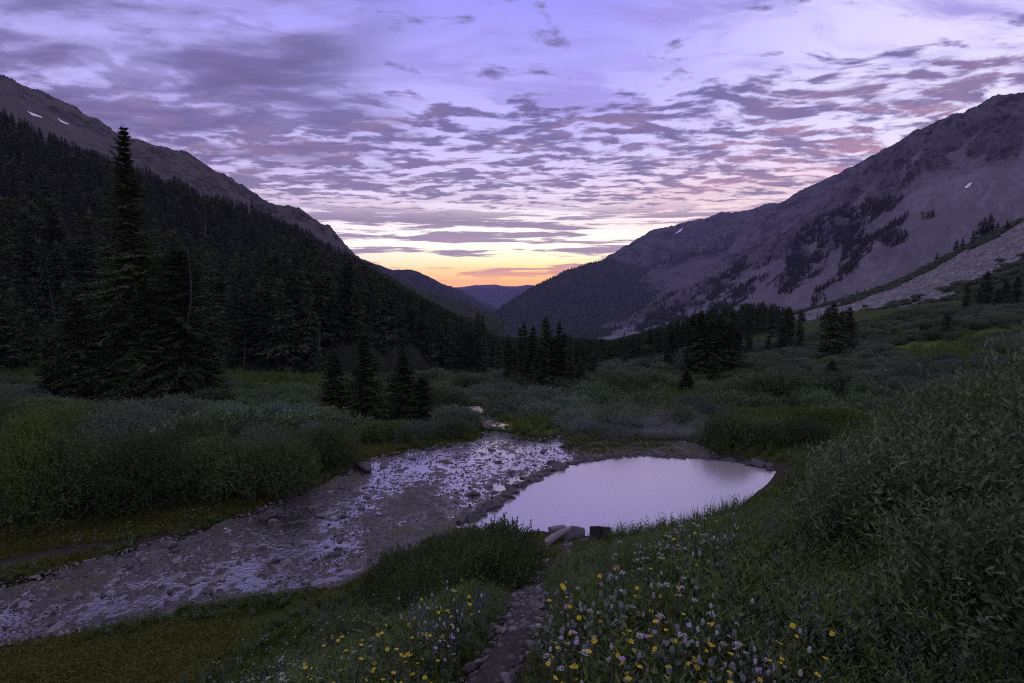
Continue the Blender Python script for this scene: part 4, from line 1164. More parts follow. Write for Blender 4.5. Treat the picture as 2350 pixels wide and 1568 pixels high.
# distant trees, a few pixels each: on the forested shoulder, the dark patches of the right mountain, its foot
(tv, tf), (cv, cf, ti) = spruce(300, h=10, rad=1.9, nb=48, ns=4, sl=1.5, sw=0.75, shape=0.8, ragged=0.45)
def_far = mesh_np('distant_spruce', np.vstack([cv]), cf, [M_needle], {'tint': ti})
_t, (cv, cf, ti) = spruce(301, h=10, rad=2.2, nb=120, ns=7, sl=1.0, sw=0.4, shape=0.75, ragged=0.45)
def_dwarf = mesh_np('dwarf_spruce', cv, cf, [M_needle], {'tint': ti})
far_src = []
GK = 'dwarf spruces along the upper edge of the talus'
tal = MOUNTAINS['talus_slope']['P']; talD = project(tal.reshape(-1, 3))
for x, y, hh in [(2243, 545, 30), (2256, 540, 34), (2270, 536, 34), (2232, 552, 22), (2206, 566, 18), (2192, 572, 22), (2150, 596, 16), (2290, 536, 20), (2310, 528, 18)]:
    i = np.argmin((talD[:, 0] - x) ** 2 + (talD[:, 1] - y) ** 2); p = tal.reshape(-1, 3)[i]
    s = hh * np.linalg.norm(p) / FPX / 10
    o = obj('dwarf_spruce', def_far if not far_src else def_dwarf, None, p - (0, 0, .3), (0, 0, RNG.uniform(0, 6)), (s * 1.1, s * 1.1, s)); tag(o, 'dark dwarf spruce on the crest of the pale talus slope', 'tree', GK)
    far_src.append(o)

def sel_right(u, r, c, z):
    D = project(c); k = in_patches(c) * smooth01(fbm(c * 0.035, 4, seed=52), -0.3, 0.15)
    stray = (fbm(c * 0.02, 4, seed=98) > 0.36) & (D[:, 1] > 560) & (D[:, 0] < 2000)
    return np.maximum(k, 0.5 * stray) * (r > 0)
kp = loft_points('right_mountain', 5200, sel_right, 7)
kh = RNG.uniform(0.4, 1.1, len(kp)) * np.interp(np.linalg.norm(kp, axis=1), [400, 1500], [0.55, 1.1])
def sel_all(u, r, c, z): return (r > 0) * 1.0
sp_ = loft_points('forested_shoulder', 9000, sel_all, 8); sh = RNG.uniform(0.5, 1.0, len(sp_)) * 0.9
fp_ = loft_points('facing_ridge', 2200, lambda u, r, c, z: (r > 0) & (r < 1.7), 9); fh = RNG.uniform(0.8, 1.4, len(fp_)) * 1.1
bp_ = loft_points('back_ridge', 1400, lambda u, r, c, z: (r > 0) * z['veg'] * (r < 1.3), 10); bh = RNG.uniform(0.8, 1.4, len(bp_))
allp = np.vstack([kp, sp_, fp_, bp_]); alls = np.r_[kh, sh, fh, bh]
stuff('distant_forest', 'far dark trees on the hazy mountain slopes', allp - (0, 0, 0.4), np.c_[np.zeros((len(allp), 2)), RNG.uniform(0, 6.28, len(allp))], alls, np.zeros(len(allp)), far_src[:1], False)

# ------------------------------------------------------------------ willow and other shrubs
from mathutils.bvhtree import BVHTree
G_ME = bpy.data.objects['ground'].data
_gv = np.empty(len(G_ME.vertices) * 3, np.float32); G_ME.vertices.foreach_get('co', _gv); _gv = _gv.reshape(-1, 3)
_gf = np.empty(len(G_ME.loops), np.int32); G_ME.loops.foreach_get('vertex_index', _gf)
_near = (_gv[:, 1] < 70) & (np.abs(_gv[:, 0]) < 70)
_fq = _gf.reshape(-1, 4); _fq = _fq[_near[_fq].all(1)]
GB = BVHTree.FromPolygons(_gv.tolist(), _fq.tolist())
def ray_near(x, y, up=0.0):
    """Ground point over which something UP metres tall shows its top at (x, y)."""
    v = pix_dir([[x, y]])[0]
    h = GB.ray_cast(Vector((0, 0, CAMZ - up)), Vector(v))
    return None if h[0] is None else np.array(h[0])

def bush(seed, rx=1.0, ry=1.0, h=1.0, nsp=350, nl=12, L=0.055, W=0.014, sprig=0.28, lumps=7, up=0.55, nstem=16, fold=0.12, spread=0.95):
    g = np.random.default_rng(seed)
    a = g.random(lumps) * 6.283; rr_ = np.sqrt(g.random(lumps)) * 0.62; rr_[0] = 0
    lr = g.uniform(0.42, 0.62, lumps); lr[0] = 0.6
    c = np.stack([np.cos(a) * rr_, np.sin(a) * rr_, np.maximum(1 - lr - 0.35 * rr_ - 0.12 * g.random(lumps), 0.12)], -1)
    k = g.integers(0, lumps, nsp)
    dr = g.normal(0, 1, (nsp, 3)); dr[:, 2] = np.abs(dr[:, 2]) * 0.9 - 0.25; dr = unit(dr)
    tip = c[k] + dr * (lr[k] * (0.62 + 0.43 * g.random(nsp) ** 0.6))[:, None]
    tip[:, 2] = np.clip(tip[:, 2], 0.03, None)
    tip[:, :2] *= 0.98
    sc_ = np.array([rx, ry, h])
    tip = tip * sc_
    ax = unit(dr * sc_ * 0.5 / sc_.mean() + np.array([0, 0, up]) + g.normal(0, 0.28, (nsp, 3)))
    s = np.linspace(0.0, 1.0, nl)[None, :] * sprig * (0.7 + 0.6 * g.random(nsp))[:, None]
    B = tip[:, None] - ax[:, None] * s[..., None]
    r1 = unit(np.cross(ax, np.array([0.3, 0.2, 0.93]) + g.normal(0, .1, (nsp, 3)))); r2 = np.cross(ax, r1)
    ph = np.arange(nl)[None] * 2.4 + g.random((nsp, 1)) * 6.28 + g.normal(0, .4, (nsp, nl))
    out = r1[:, None] * np.cos(ph)[..., None] + r2[:, None] * np.sin(ph)[..., None]
    th = np.clip(spread * (0.45 + 0.55 * np.linspace(0, 1, nl))[None] + g.normal(0, .22, (nsp, nl)), 0.05, 1.5)
    la = unit(ax[:, None] * np.cos(th)[..., None] + out * np.sin(th)[..., None])
    sd_ = unit(np.cross(ax[:, None] + g.normal(0, .38, out.shape), la))
    sz = (0.65 + 0.6 * g.random((nsp, nl)))
    V, F = kites(B.reshape(-1, 3), la.reshape(-1, 3), sd_.reshape(-1, 3), L * sz.ravel(), W * (0.8 + 0.5 * g.random(nsp * nl)) * sz.ravel(), fold)
    V[:, 2] = np.maximum(V[:, 2], 0.0)
    tint = np.repeat(np.clip(0.55 * np.repeat(g.random(nsp), nl) + 0.45 * g.random(nsp * nl), 0, 1), 4)
    st = []
    for i in range(nstem):
        e = tip[g.integers(0, nsp)]
        b0 = e * np.array([0.18, 0.18, 0]); mid_ = (e * .62 + b0 * .38) * np.array([0.85, 0.85, 1.05])
        st.append(tube(np.array([b0 - (0, 0, .05), mid_, e]), np.array([0.012, 0.008, 0.003]) * max(h, .5), 4))
    return (V, F, tint), join(st)

def bush_meshes(n, seed, mat, **kw):
    res = []
    for i in range(n):
        (V, F, ti), (sv, sf) = bush(seed + i, **kw)
        res.append((mesh_np('leaves', V, F, [mat], {'tint': ti}), mesh_np('stems', sv, sf, [M_stem], None)))
    return res
def place_bush(name, ms, loc, sc_, rz, label, group=None, cat='shrub'):
    o = obj(name, ms[0], None, loc, (0, 0, rz), sc_)
    tag(o, label, cat, group)
    if ms[1] is not None: obj('stems', ms[1], o)
    return o

B_near = bush_meshes(5, 400, M_willow, rx=0.75, ry=0.75, h=0.95, nsp=1000, nl=14, L=0.047, W=0.0138, sprig=0.30)
B_front = bush_meshes(3, 420, M_bushdark, rx=0.62, ry=0.55, h=0.62, nsp=760, nl=12, L=0.040, W=0.013, sprig=0.17, up=0.45)
B_bank = bush_meshes(4, 440, M_bushdark, rx=1.35, ry=1.25, h=1.55, nsp=3000, nl=8, L=0.050, W=0.022, sprig=0.18, up=0.12, nstem=10, lumps=11)
B_bank3 = bush_meshes(2, 445, M_green, rx=1.35, ry=1.25, h=1.55, nsp=2800, nl=8, L=0.050, W=0.022, sprig=0.18, up=0.15, nstem=10)
B_bank2 = bush_meshes(2, 450, M_willow2, rx=1.35, ry=1.25, h=1.2, nsp=2600, nl=8, L=0.052, W=0.021, sprig=0.18, up=0.15, nstem=10, lumps=11)
B_far = bush_meshes(4, 460, M_willow, rx=1.6, ry=1.5, h=1.25, nsp=1050, nl=6, L=0.105, W=0.050, sprig=0.24, up=0.3, nstem=3)
B_far2 = bush_meshes(4, 470, M_willow2, rx=1.6, ry=1.5, h=1.0, nsp=1050, nl=6, L=0.105, W=0.046, sprig=0.24, up=0.3, nstem=3)
B_far3 = bush_meshes(2, 480, M_green, rx=1.5, ry=1.5, h=0.7, nsp=900, nl=5, L=0.12, W=0.04, sprig=0.25, up=0.6, nstem=3)

LAND_W = [((1700, 1560), 'at the bottom of the frame beside the yellow flowers'), ((2250, 1550), 'at the lower right corner'), ((1900, 1450), 'behind the lowest yellow flowers'), ((2250, 1350), 'low on the right edge'), ((1750, 1330), 'beside the flower slope'), ((2000, 1250), 'in the middle of the right thicket'),
          ((2300, 1150), 'midway up the right edge'), ((1850, 1150), 'on the brow right of the pool'), ((2050, 1080), 'in the upper part of the right thicket'), ((2250, 980), 'near the top of the right thicket'), ((1900, 1060), 'beyond the brow at the right end of the pool'), ((2100, 980), 'at the back of the right thicket')]
# big willow thicket close on the right: (x, y, size)
GW = 'willow bushes crowding the slope on the right'
nearw = [(1.75, 1.9, 0.75), (2.5, 2.2, 0.95), (3.3, 2.6, 1.05), (2.15, 2.9, .85), (2.9, 3.3, 1.0), (3.8, 3.5, 1.1), (4.6, 3.3, 1.1), (2.75, 4.2, .85), (3.5, 4.4, 1.0), (4.4, 4.5, 1.05), (5.3, 4.4, 1.1), (3.3, 5.4, .8),
         (4.2, 5.6, .95), (5.1, 5.7, 1.0), (6.1, 5.6, 1.05), (4.3, 6.8, .8), (5.2, 7.0, .9), (6.2, 7.1, .95), (7.2, 6.8, 1.0), (5.6, 8.3, .8), (6.6, 8.5, .85), (7.6, 8.6, .9), (8.6, 8.2, .95), (6.9, 10.0, .75), (8.0, 10.2, .8),
         (9.2, 10.2, .9), (8.4, 12.0, .75), (9.7, 12.2, .85), (11.0, 12, .9), (9.6, 14.2, .8), (11, 14.6, .9), (10.8, 17.0, .8), (12.5, 16.5, .9), (1.9, 1.25, .7), (2.9, 1.4, .9), (4.2, 2.0, 1.0), (5.4, 2.6, 1.0), (6.4, 4.0, 1.0), (7.6, 5.2, 1.0), (9.0, 6.4, 1.0), (10.4, 8.6, 1.0)]
lbs = {0: 'low willow bush at the lower right edge, closest to the viewer', 2: 'tall leafy willow bush close on the right, filling the lower corner', 6: 'willow bush rising highest on the right, its top against the meadow', 19: 'willow bush at the top of the flower slope, over the right end of the pool'}
for i, (x, y, s) in enumerate(nearw):
    z = hgt(x, y)[0]
    place_bush('willow_bush', B_near[i % 5], (x, y, z - 0.05), (s * RNG.uniform(.95, 1.2), s * RNG.uniform(.95, 1.2), s * RNG.uniform(.85, 1.05) * (1.32 if x > 3.2 and y < 8.5 else 1.0)), RNG.uniform(0, 6.28), lbs.get(i, 'narrow leaved willow bush ' + near_land(LAND_W, *project(np.array([[x, y, z + .5]]))[0])), GW)

# dark shrubs beside the trail, in front of the pool
GS = 'dark shrubs left of the trail, in front of the pool'
for i, (x, y, s, lb) in enumerate([(1165, 1325, 1.0, 'tallest of the dark shrubs beside the trail, against the pool'), (1105, 1345, 1.0, 'rounded dark shrub second from the trail in front of the pool'), (1010, 1345, .95, 'middle dark shrub of the row before the pool'),
                                   (930, 1350, .85, 'low dark shrub at the left end of the row before the pool'), (1140, 1290, .95, 'dark shrub at the back of the row, right at the pool edge'), (1050, 1310, .9, 'dark shrub at the back of the row above the gravel'), (865, 1375, .6, 'small sprig of shrub on the bank above the gravel'), (905, 1378, .8, 'low shrub at the lower left of the row before the pool'), (965, 1392, .85, 'low shrub behind the bluish plants'), (1060, 1382, .9, 'shrub at the lower edge of the row, above the bluish plants'), (1130, 1368, .9, 'shrub at the lower right of the row, by the trail')]):
    p = ray_near(x, y)
    place_bush('shrub', B_front[i % 3], p - (0, 0, .04), (s * 1.35, s * 1.25, s * 1.65), RNG.uniform(0, 6.28), lb, GS)

# large bushes on the far bank of the stream: base point, width, height in the photograph
GB_ = 'large bushes on the far bank of the stream'
bank = [(622, 1158, 240, 165, 'broad domed bush at the tip of the left bank, by the gravel'), (455, 1172, 260, 180, 'dark domed bush left of the bank tip'), (300, 1190, 270, 170, 'wide dark bush in the middle of the left bank'), (140, 1205, 270, 190, 'tall dark bush near the left end of the bank'),
        (5, 1215, 260, 235, 'bright green bush at the left end of the bank'), (738, 1092, 170, 115, 'rounded bush right of the bank tip, above the mossy boulder'), (570, 1085, 220, 110, 'bush behind the broad domed bush of the left bank'), (400, 1090, 240, 125, 'bush in the second row of the left bank'), (220, 1105, 270, 135, 'wide bush in the second row of the left bank'),
        (60, 1105, 260, 150, 'bush in the second row near the left end of the bank'), (850, 1022, 190, 48, 'low bush in front of the young spruces'), (950, 1016, 180, 46, 'grey green bush below the broad young spruce'), (1040, 1005, 120, 55, 'bush on the left bank where the stream narrows'),
        (700, 1030, 150, 60, 'bush beside the faint trail on the left bank'), (310, 1040, 260, 100, 'bush behind the second row on the left bank'), (120, 1040, 260, 110, 'bush behind the second row near the left end'), (480, 1030, 240, 90, 'bush below the big spruce clump'),
        (1440, 1005, 220, 75, 'dark bush just behind the steaming far side of the pool'), (1350, 1000, 130, 55, 'low bush left of the dark bush behind the pool'), (1530, 1000, 180, 70, 'bush right of the dark bush behind the pool'), (1690, 1036, 220, 85, 'bush at the right of the pool beyond the small cascade'), (1790, 1030, 180, 70, 'bush near the gravel at the right end of the pool'),
        (1610, 975, 200, 60, 'bush further back behind the small cascade'), (1870, 1020, 160, 60, 'bush behind the willow slope at the right end of the pool'), (-140, 1200, 260, 200, 'bush beyond the left end of the bank'), (-130, 1100, 260, 150, 'second bush beyond the left end of the bank')]
BUSHXY = []
for i, (x, y, wd, ht, lb) in enumerate(bank):
    p = ray_near(x, y)
    if p is None: continue
    dd = np.hypot(p[0], p[1]); mp = dd / FPX
    pal = i in (6, 8, 11, 13, 14, 16, 18, 22)
    ms = B_bank2[i % 2] if pal else (B_bank3[i % 2] if i in (4, 9, 10) else B_bank[i % 4])
    h0 = 1.2 if pal else 1.55
    wd *= 1 + .16 * math.sin(i * 2.7); ht *= 1 + .13 * math.sin(i * 4.1)
    sx_ = wd * mp / 2 / 1.42; sz_ = ht * mp * 1.02 / h0
    place_bush('willow_bush', ms, p + np.array([0, sx_ * 0.75, -0.06]), (sx_, sx_ * 0.9, sz_), RNG.uniform(0, 6.28), lb, GB_)
    BUSHXY.append((p[0], p[1] + sx_ * .75, sx_))

# brush that covers the meadow
g = np.random.default_rng(21)
n_ = 30000
ang = g.uniform(-0.95, 0.95, n_); rad_ = 15 + 125 * g.random(n_) ** 1.0
cx_, cy_ = rad_ * np.sin(ang), rad_ * np.cos(ang)
cz_ = hgt(cx_, cy_)
Dm = project(np.c_[cx_, cy_, cz_])
line2 = np.interp(Dm[:, 0], [-300, 0, 500, 560, 740, 900, 1000, 1100, 1160, 1330, 1400, 1500, 1560, 1700, 1800, 1900, 1960, 2110, 2350], [870, 878, 868, 866, 868, 865, 858, 862, 885, 885, 838, 832, 815, 795, 790, 770, 745, 708, 690])
okm = Dm[:, 1] > line2 + 1
okm &= (Dm[:, 1] < np.interp(Dm[:, 0], [-400, 0, 480, 640, 800, 1090, 1250, 1330, 1600, 1900, 2000, 2400], [1140, 1130, 1080, 1040, 1000, 990, 985, 990, 1000, 990, 960, 900]))
q_ = np.c_[cx_, cy_]
for sset in STREAMSETS: okm &= sdist(q_, sset) > 0.9
okm &= sdist(q_, POOL) > 1.5
okm &= ~((Dm[:, 0] > 715) & (Dm[:, 0] < 1020) & (Dm[:, 1] > 925) & (Dm[:, 1] < 1000))
okm &= seg_dist(q_, tr3) > 1.2
for (x, y, rx_, ry_) in ((2160, 808, 120, 26), (2290, 770, 60, 18), (600, 985, 60, 28), (1215, 985, 110, 22), (1150, 930, 45, 10), (640, 890, 110, 16)):
    okm &= ((Dm[:, 0] - x) / rx_) ** 2 + ((Dm[:, 1] - y) / ry_) ** 2 > 1
ii_ = np.where(okm)[0]
# thin to a spacing that grows with the bush
kept = []; cell = {}
for i in ii_:
    s = 0.45 + 0.9 * max(0.0, 0.45 + fbm2(cx_[i:i + 1], cy_[i:i + 1], 0.10, 2, 77)[0]) + 0.35 * g.random()
    if rad_[i] > 60: s *= 1.15
    key = (int(cx_[i] // 3), int(cy_[i] // 3)); good = True
    for a in (-1, 0, 1):
        for b in (-1, 0, 1):
            for (px_, py_, ps_) in cell.get((key[0] + a, key[1] + b), ()):
                if (px_ - cx_[i]) ** 2 + (py_ - cy_[i]) ** 2 < (0.72 * (ps_ + s)) ** 2: good = False; break
            if not good: break
        if not good: break
    if good:
        cell.setdefault(key, []).append((cx_[i], cy_[i], s)); kept.append((i, s))
ki = np.array([k for k, s in kept]); ks = np.array([s for k, s in kept])
kind = fbm2(cx_[ki], cy_[ki], 0.07, 3, 78) + 0.25 * g.normal(0, 1, len(ki)) * 0.5
ktype = np.where(kind > 0.12, 1, np.where(kind < -0.30, 2, 0))
FB = [B_far, B_far2, B_far3]
bp = np.c_[cx_[ki], cy_[ki], cz_[ki] - 0.08]
bd = np.hypot(bp[:, 0], bp[:, 1])
vis_ = (Dm[ki, 0] > -20) & (Dm[ki, 0] < 2370)
od = np.argsort(np.where(vis_, bd / ks, 1e6))
GMs = 'brush bushes over the valley meadow'
txt = ['green willow bush in the meadow brush', 'grey leaved willow bush in the meadow brush', 'low bright green bush in the meadow brush']
srcs = {}
NB_ = 250
for n_, i in enumerate(od[:NB_]):
    ty = ktype[i]; v_ = n_ % len(FB[ty])
    s = ks[i]; hz = s * g.uniform(.75, 1.3)
    o = place_bush('willow_bush', (FB[ty][v_][0], None), bp[i], (s, s, hz), g.uniform(0, 6.28), txt[ty] + ' ' + near_land(LAND_M, Dm[ki[i], 0], Dm[ki[i], 1]), GMs)
    srcs.setdefault((ty, v_), o)
keys = list(srcs)
rs = od[NB_:]
sel_ = np.array([g.choice([k for k, kk in enumerate(keys) if kk[0] == ktype[i]] or [0]) for i in rs])
stuff('brush', 'low grey green willow brush covering the valley meadow', bp[rs], np.c_[np.zeros((len(rs), 2)), g.uniform(0, 6.28, len(rs))], ks[rs] * g.uniform(.7, 1.05, len(rs)), sel_, [srcs[k] for k in keys], False)
print('brush', len(ki))

# brush on the hillside above and below the talus
def sel_tal(u, r, c, z): return (r > 0.15) * (r < 2.0) * (z['veg'] > .5) * 1.0
hp = loft_points('talus_slope', 2600, sel_tal, 12)
kk_ = [k for k, kk in enumerate(keys) if kk[0] in (0, 1)]
stuff('hillside_brush', 'dark brush on the hillside around the talus', hp - (0, 0, .15), np.c_[np.zeros((len(hp), 2)), g.uniform(0, 6.28, len(hp))], g.uniform(.5, 1.3, len(hp)), g.integers(0, len(kk_), len(hp)), [srcs[keys[k]] for k in kk_], False)

# ------------------------------------------------------------------ grass, herbs and wild flowers
def tuft(seed, n=26, h=0.22, w=0.007, spread=0.06, lean=0.5):
    g = np.random.default_rng(seed)
    a = g.random(n) * 6.283; r = spread * np.sqrt(g.random(n))
    b = np.stack([np.cos(a) * r, np.sin(a) * r, np.full(n, -0.02)], -1)
    da = g.random(n) * 6.283; ln = lean * g.random(n); hh = h * g.uniform(0.5, 1.15, n)
    dirv = np.stack([np.cos(da), np.sin(da), 0 * da], -1)
    side = np.stack([-np.sin(da), np.cos(da), 0 * da], -1) * (w * g.uniform(.7, 1.4, n))[:, None]
    mid_ = b + dirv * (hh * ln * 0.30)[:, None] + np.array([0, 0, 1]) * (hh * 0.58)[:, None]
    tip = b + dirv * (hh * ln)[:, None] + np.array([0, 0, 1]) * (hh * (1 - 0.25 * ln))[:, None]
    V = np.stack([b - side * .5, b + side * .5, mid_ + side * .45, mid_ - side * .45, tip], 1).reshape(-1, 3)
    o_ = np.arange(n)[:, None] * 5
    F = np.vstack([o_ + [0, 1, 2], o_ + [0, 2, 3], o_ + [3, 2, 4]])
    return V, F, np.repeat(g.random(n), 5)
def forb(seed, nst=6, h=0.26, L=0.07, W=0.024, nl=9):
    g = np.random.default_rng(seed)
    Vs, Fs, ts, off = [], [], [], 0
    for i in range(nst):
        a = g.random() * 6.28; r = 0.05 * g.random()
        ln = g.uniform(0.05, 0.4); hh = h * g.uniform(.55, 1.1)
        s = np.linspace(0.15, 1, nl)
        P = np.stack([np.cos(a) * (r + ln * hh * s ** 2), np.sin(a) * (r + ln * hh * s ** 2), hh * s], -1)
        ph = np.arange(nl) * 2.4 + g.random() * 6
        ax = unit(np.stack([np.cos(ph), np.sin(ph), 0.35 + 0.5 * s], -1))
        sd_ = unit(np.cross(ax, np.array([0, 0, 1.0]) + g.normal(0, .3, (nl, 3))))
        V, F = kites(P, ax, sd_, L * (1.15 - 0.5 * s) * g.uniform(.7, 1.2, nl), W * (1.1 - .4 * s), 0.15)
        Vs.append(V); Fs.append(F + off); ts.append(np.repeat(g.random(nl), 4)); off += len(V)
        sv, sf = kites(np.array([[np.cos(a) * r, np.sin(a) * r, -.02]]), unit(np.array([[np.cos(a) * ln * .5, np.sin(a) * ln * .5, 1.0]])), np.array([[-np.sin(a), np.cos(a), 0]]), hh, 0.006)
        Vs.append(sv); Fs.append(sf + off); ts.append(np.full(4, .3)); off += 4
    return np.vstack(Vs), np.vstack(Fs), np.concatenate(ts)

src_t = []
def herb_src(name, V, F, ti, mat, p, label, cat='grass'):
    o = obj(name, mesh_np(name, V, F, [mat], {'tint': ti}), None, p)
    tag(o, label, cat)
    return o
def gp(x, y): return np.array([x, y, hgt(x, y)[0]])
tufts = [herb_src('grass_tuft', *tuft(500, 30, .26, .007, .07, .6), M_grass, gp(0.62, 2.3), 'tuft of long grass leaning over the right edge of the trail in front'),
         herb_src('grass_tuft', *tuft(501, 26, .20, .006, .06, .8), M_grass, gp(-0.62, 2.6), 'short grass tuft on the left edge of the trail in front'),
         herb_src('grass_tuft', *tuft(502, 22, .34, .005, .05, .5), M_grass, gp(0.75, 3.4), 'tall thin grass tuft right of the trail')]
forbs = [herb_src('leafy_herb', *forb(510), M_bushdark, gp(-0.75, 3.1), 'leafy dark herb on the left edge of the trail', 'plant'),
         herb_src('leafy_herb', *forb(511, 7, .32, .085, .02), M_green, gp(0.8, 2.8), 'bright leafy herb on the right edge of the trail', 'plant'),
         herb_src('leafy_herb', *forb(512, 5, .22, .06, .03), M_willow, gp(-0.7, 2.2), 'broad leaved herb at the left of the trail, nearest the viewer', 'plant'),
         herb_src('leafy_herb', *forb(513, 8, .30, .05, .012, 14), M_willow2, gp(0.7, 4.6), 'grey leaved herb right of the trail', 'plant')]
turf = [herb_src('turf_tuft', *tuft(520, 34, .055, .006, .10, 1.2), M_moss, gp(-4.6, 8.6), 'short turf tuft on the flat lawn beside the gravel'),
        herb_src('turf_tuft', *tuft(521, 30, .075, .006, .10, 1.2), M_moss, gp(-5.4, 8.2), 'slightly longer turf tuft on the flat lawn beside the gravel')]

g = np.random.default_rng(33)
n_ = 60000
th_ = g.uniform(-1.05, 1.05, n_); r_ = 1.25 + 15.0 * g.random(n_) ** 1.35
x_, y_ = r_ * np.sin(th_), r_ * np.cos(th_)
q_ = np.c_[x_, y_]
dp = seg_dist(q_, PATH); ds = sdist(q_, STREAM); dl = sdist(q_, POOL)
toe = np.interp(y_, [0, 4, 7.9, 9.9, 12], [-5.6, -5.3, -4.75, -3.45, -1.9])
slope_ = (x_ > toe) & (dp > 0.15) & (ds > 0.05) & (dl > 0.12) & (y_ > 0.5)
slope_ &= ~((y_ > 13.5) & (x_ < 5))
DS_ = project(np.c_[x_, y_, hgt(x_, y_)])
slope_ &= ~((np.abs(DS_[:, 0] - 1285) < 68) & (DS_[:, 1] > 1212) & (DS_[:, 1] < 1312))
z_ = hgt(x_, y_)
nA_ = fbm2(x_, y_, 0.8, 3, 55); nB_ = fbm2(x_, y_, 2.0, 2, 56)
ii_ = np.where(slope_)[0][:34000]
kind_ = np.where(nA_[ii_] + .5 * g.normal(0, .5, len(ii_)) > -0.22, g.integers(3, 7, len(ii_)), g.integers(0, 3, len(ii_)))
kind_ = np.where((x_[ii_] > .8) & (y_[ii_] < 4.5) & (kind_ < 3), g.integers(3, 7, len(ii_)), kind_)
sc_ = 0.66 * g.uniform(.65, 1.25, len(ii_)) * (0.85 + .5 * nB_[ii_]) * np.interp(dp[ii_], [.15, .4], [.5, 1.0])
stuff('grass', 'rough grass and leafy herbs on the flowery slope', np.c_[x_, y_, z_][ii_], np.c_[g.normal(0, .12, (len(ii_), 2)), g.uniform(0, 6.28, len(ii_))], sc_, kind_, tufts + forbs, False)
# short turf of the flats by the stream
n_ = 70000
th_ = g.uniform(-1.1, 0.35, n_); r_ = 6 + 16.0 * g.random(n_)
x_, y_ = r_ * np.sin(th_), r_ * np.cos(th_); q_ = np.c_[x_, y_]
ds = sdist(q_, STREAM); dl = sdist(q_, POOL); toe = np.interp(y_, [0, 4, 7.9, 9.9, 12], [-5.6, -5.3, -4.75, -3.45, -1.9])
okt = (ds > -0.02) & (dl > .4) & ((x_ < toe + .3) | (y_ > 10)) & (seg_dist(q_, TRAIL2) > .22) & (x_ < 1)
okt &= (fbm2(x_, y_, 1.2, 3, 57) > -0.42)
ii_ = np.where(okt)[0][:24000]
stuff('short_turf', 'short mossy turf on the stream flats', np.c_[x_, y_, hgt(x_, y_)][ii_], np.c_[np.zeros((len(ii_), 2)), g.uniform(0, 6.28, len(ii_))], g.uniform(1.0, 2.2, len(ii_)), g.integers(0, 2, len(ii_)), turf, False)
# ragged grass hanging over the edges of the stream
n_ = 14000
ei = g.integers(0, len(STREAM), n_); ef = g.random(n_)[:, None]
eq = STREAM[ei] * (1 - ef) + STREAM[(ei + 1) % len(STREAM)] * ef + g.normal(0, .22, (n_, 2))
es = sdist(eq, STREAM); oke = (es > -.10) & (es < .5) & (sdist(eq, POOL) > .8) & (fbm2(eq[:, 0], eq[:, 1], .9, 3, 59) > -.05)
eq = eq[oke][:2600]
stuff('bank_grass', 'ragged grass tufts along the edges of the stream', np.c_[eq, hgt(eq[:, 0], eq[:, 1])], np.c_[g.normal(0, .2, (len(eq), 2)), g.uniform(0, 6.28, len(eq))], g.uniform(.35, .95, len(eq)), g.choice([0, 1, 1, 3, 5], len(eq)), tufts + forbs, False)
mq = []
while len(mq) < 420:
    pt = (g.uniform(1290, 1640), g.uniform(1000, 1048)); p = ray_near(*pt)
    if p is not None and sdist(p[None], POOL)[0] > .35 and fbm2(p[:1], p[1:2], .8, 2, 60)[0] > -.25: mq.append(p)
mq = np.array(mq)
stuff('moss_tufts', 'low mossy tufts on the wet flat behind the pool', mq + (0, 0, .06), np.c_[np.zeros((len(mq), 2)), g.uniform(0, 6.28, len(mq))], g.uniform(1.2, 2.6, len(mq)), g.integers(0, 2, len(mq)), turf, False)
# longer grass between the bushes
n_ = 50000
th_ = g.uniform(-0.95, 0.95, n_); r_ = 13 + 75.0 * g.random(n_) ** 1.2
x_, y_ = r_ * np.sin(th_), r_ * np.cos(th_); q_ = np.c_[x_, y_]
okt = (sdist(q_, STREAM) > .15) & (sdist(q_, POOL) > .3) & (seg_dist(q_, tr3) > .3) & (seg_dist(q_, TRAIL2) > .25)
for s_ in STREAMSETS[1:]: okt &= sdist(q_, s_) > .2
okt &= ~((y_ < 15) & (x_ > -2.2) & (x_ < 2))
okt &= ~((x_ < -1) & (sdist(q_, STREAM) < 2.6) & (y_ < 20))
ii_ = np.where(okt)[0][:26000]
DL_ = project(np.c_[x_, y_, hgt(x_, y_)])[ii_]
inl = np.zeros(len(ii_), bool)
for (lx, ly, rx_, ry_) in LUSH: inl |= ((DL_[:, 0] - lx) / rx_) ** 2 + ((DL_[:, 1] - ly) / ry_) ** 2 < 1
lushk = np.where(inl, g.choice([0, 4, 4], len(ii_)), g.integers(0, 7, len(ii_)))
stuff('meadow_grass', 'grass and low herbs between the meadow bushes', np.c_[x_, y_, hgt(x_, y_)][ii_], np.c_[np.zeros((len(ii_), 2)), g.uniform(0, 6.28, len(ii_))], g.uniform(1.2, 2.4, len(ii_)) * np.interp(np.hypot(x_, y_)[ii_], [13, 40, 90], [.8, 1.2, 2.0]) * np.where(lushk >= 3, .5, 1.0), lushk, tufts + forbs, False)

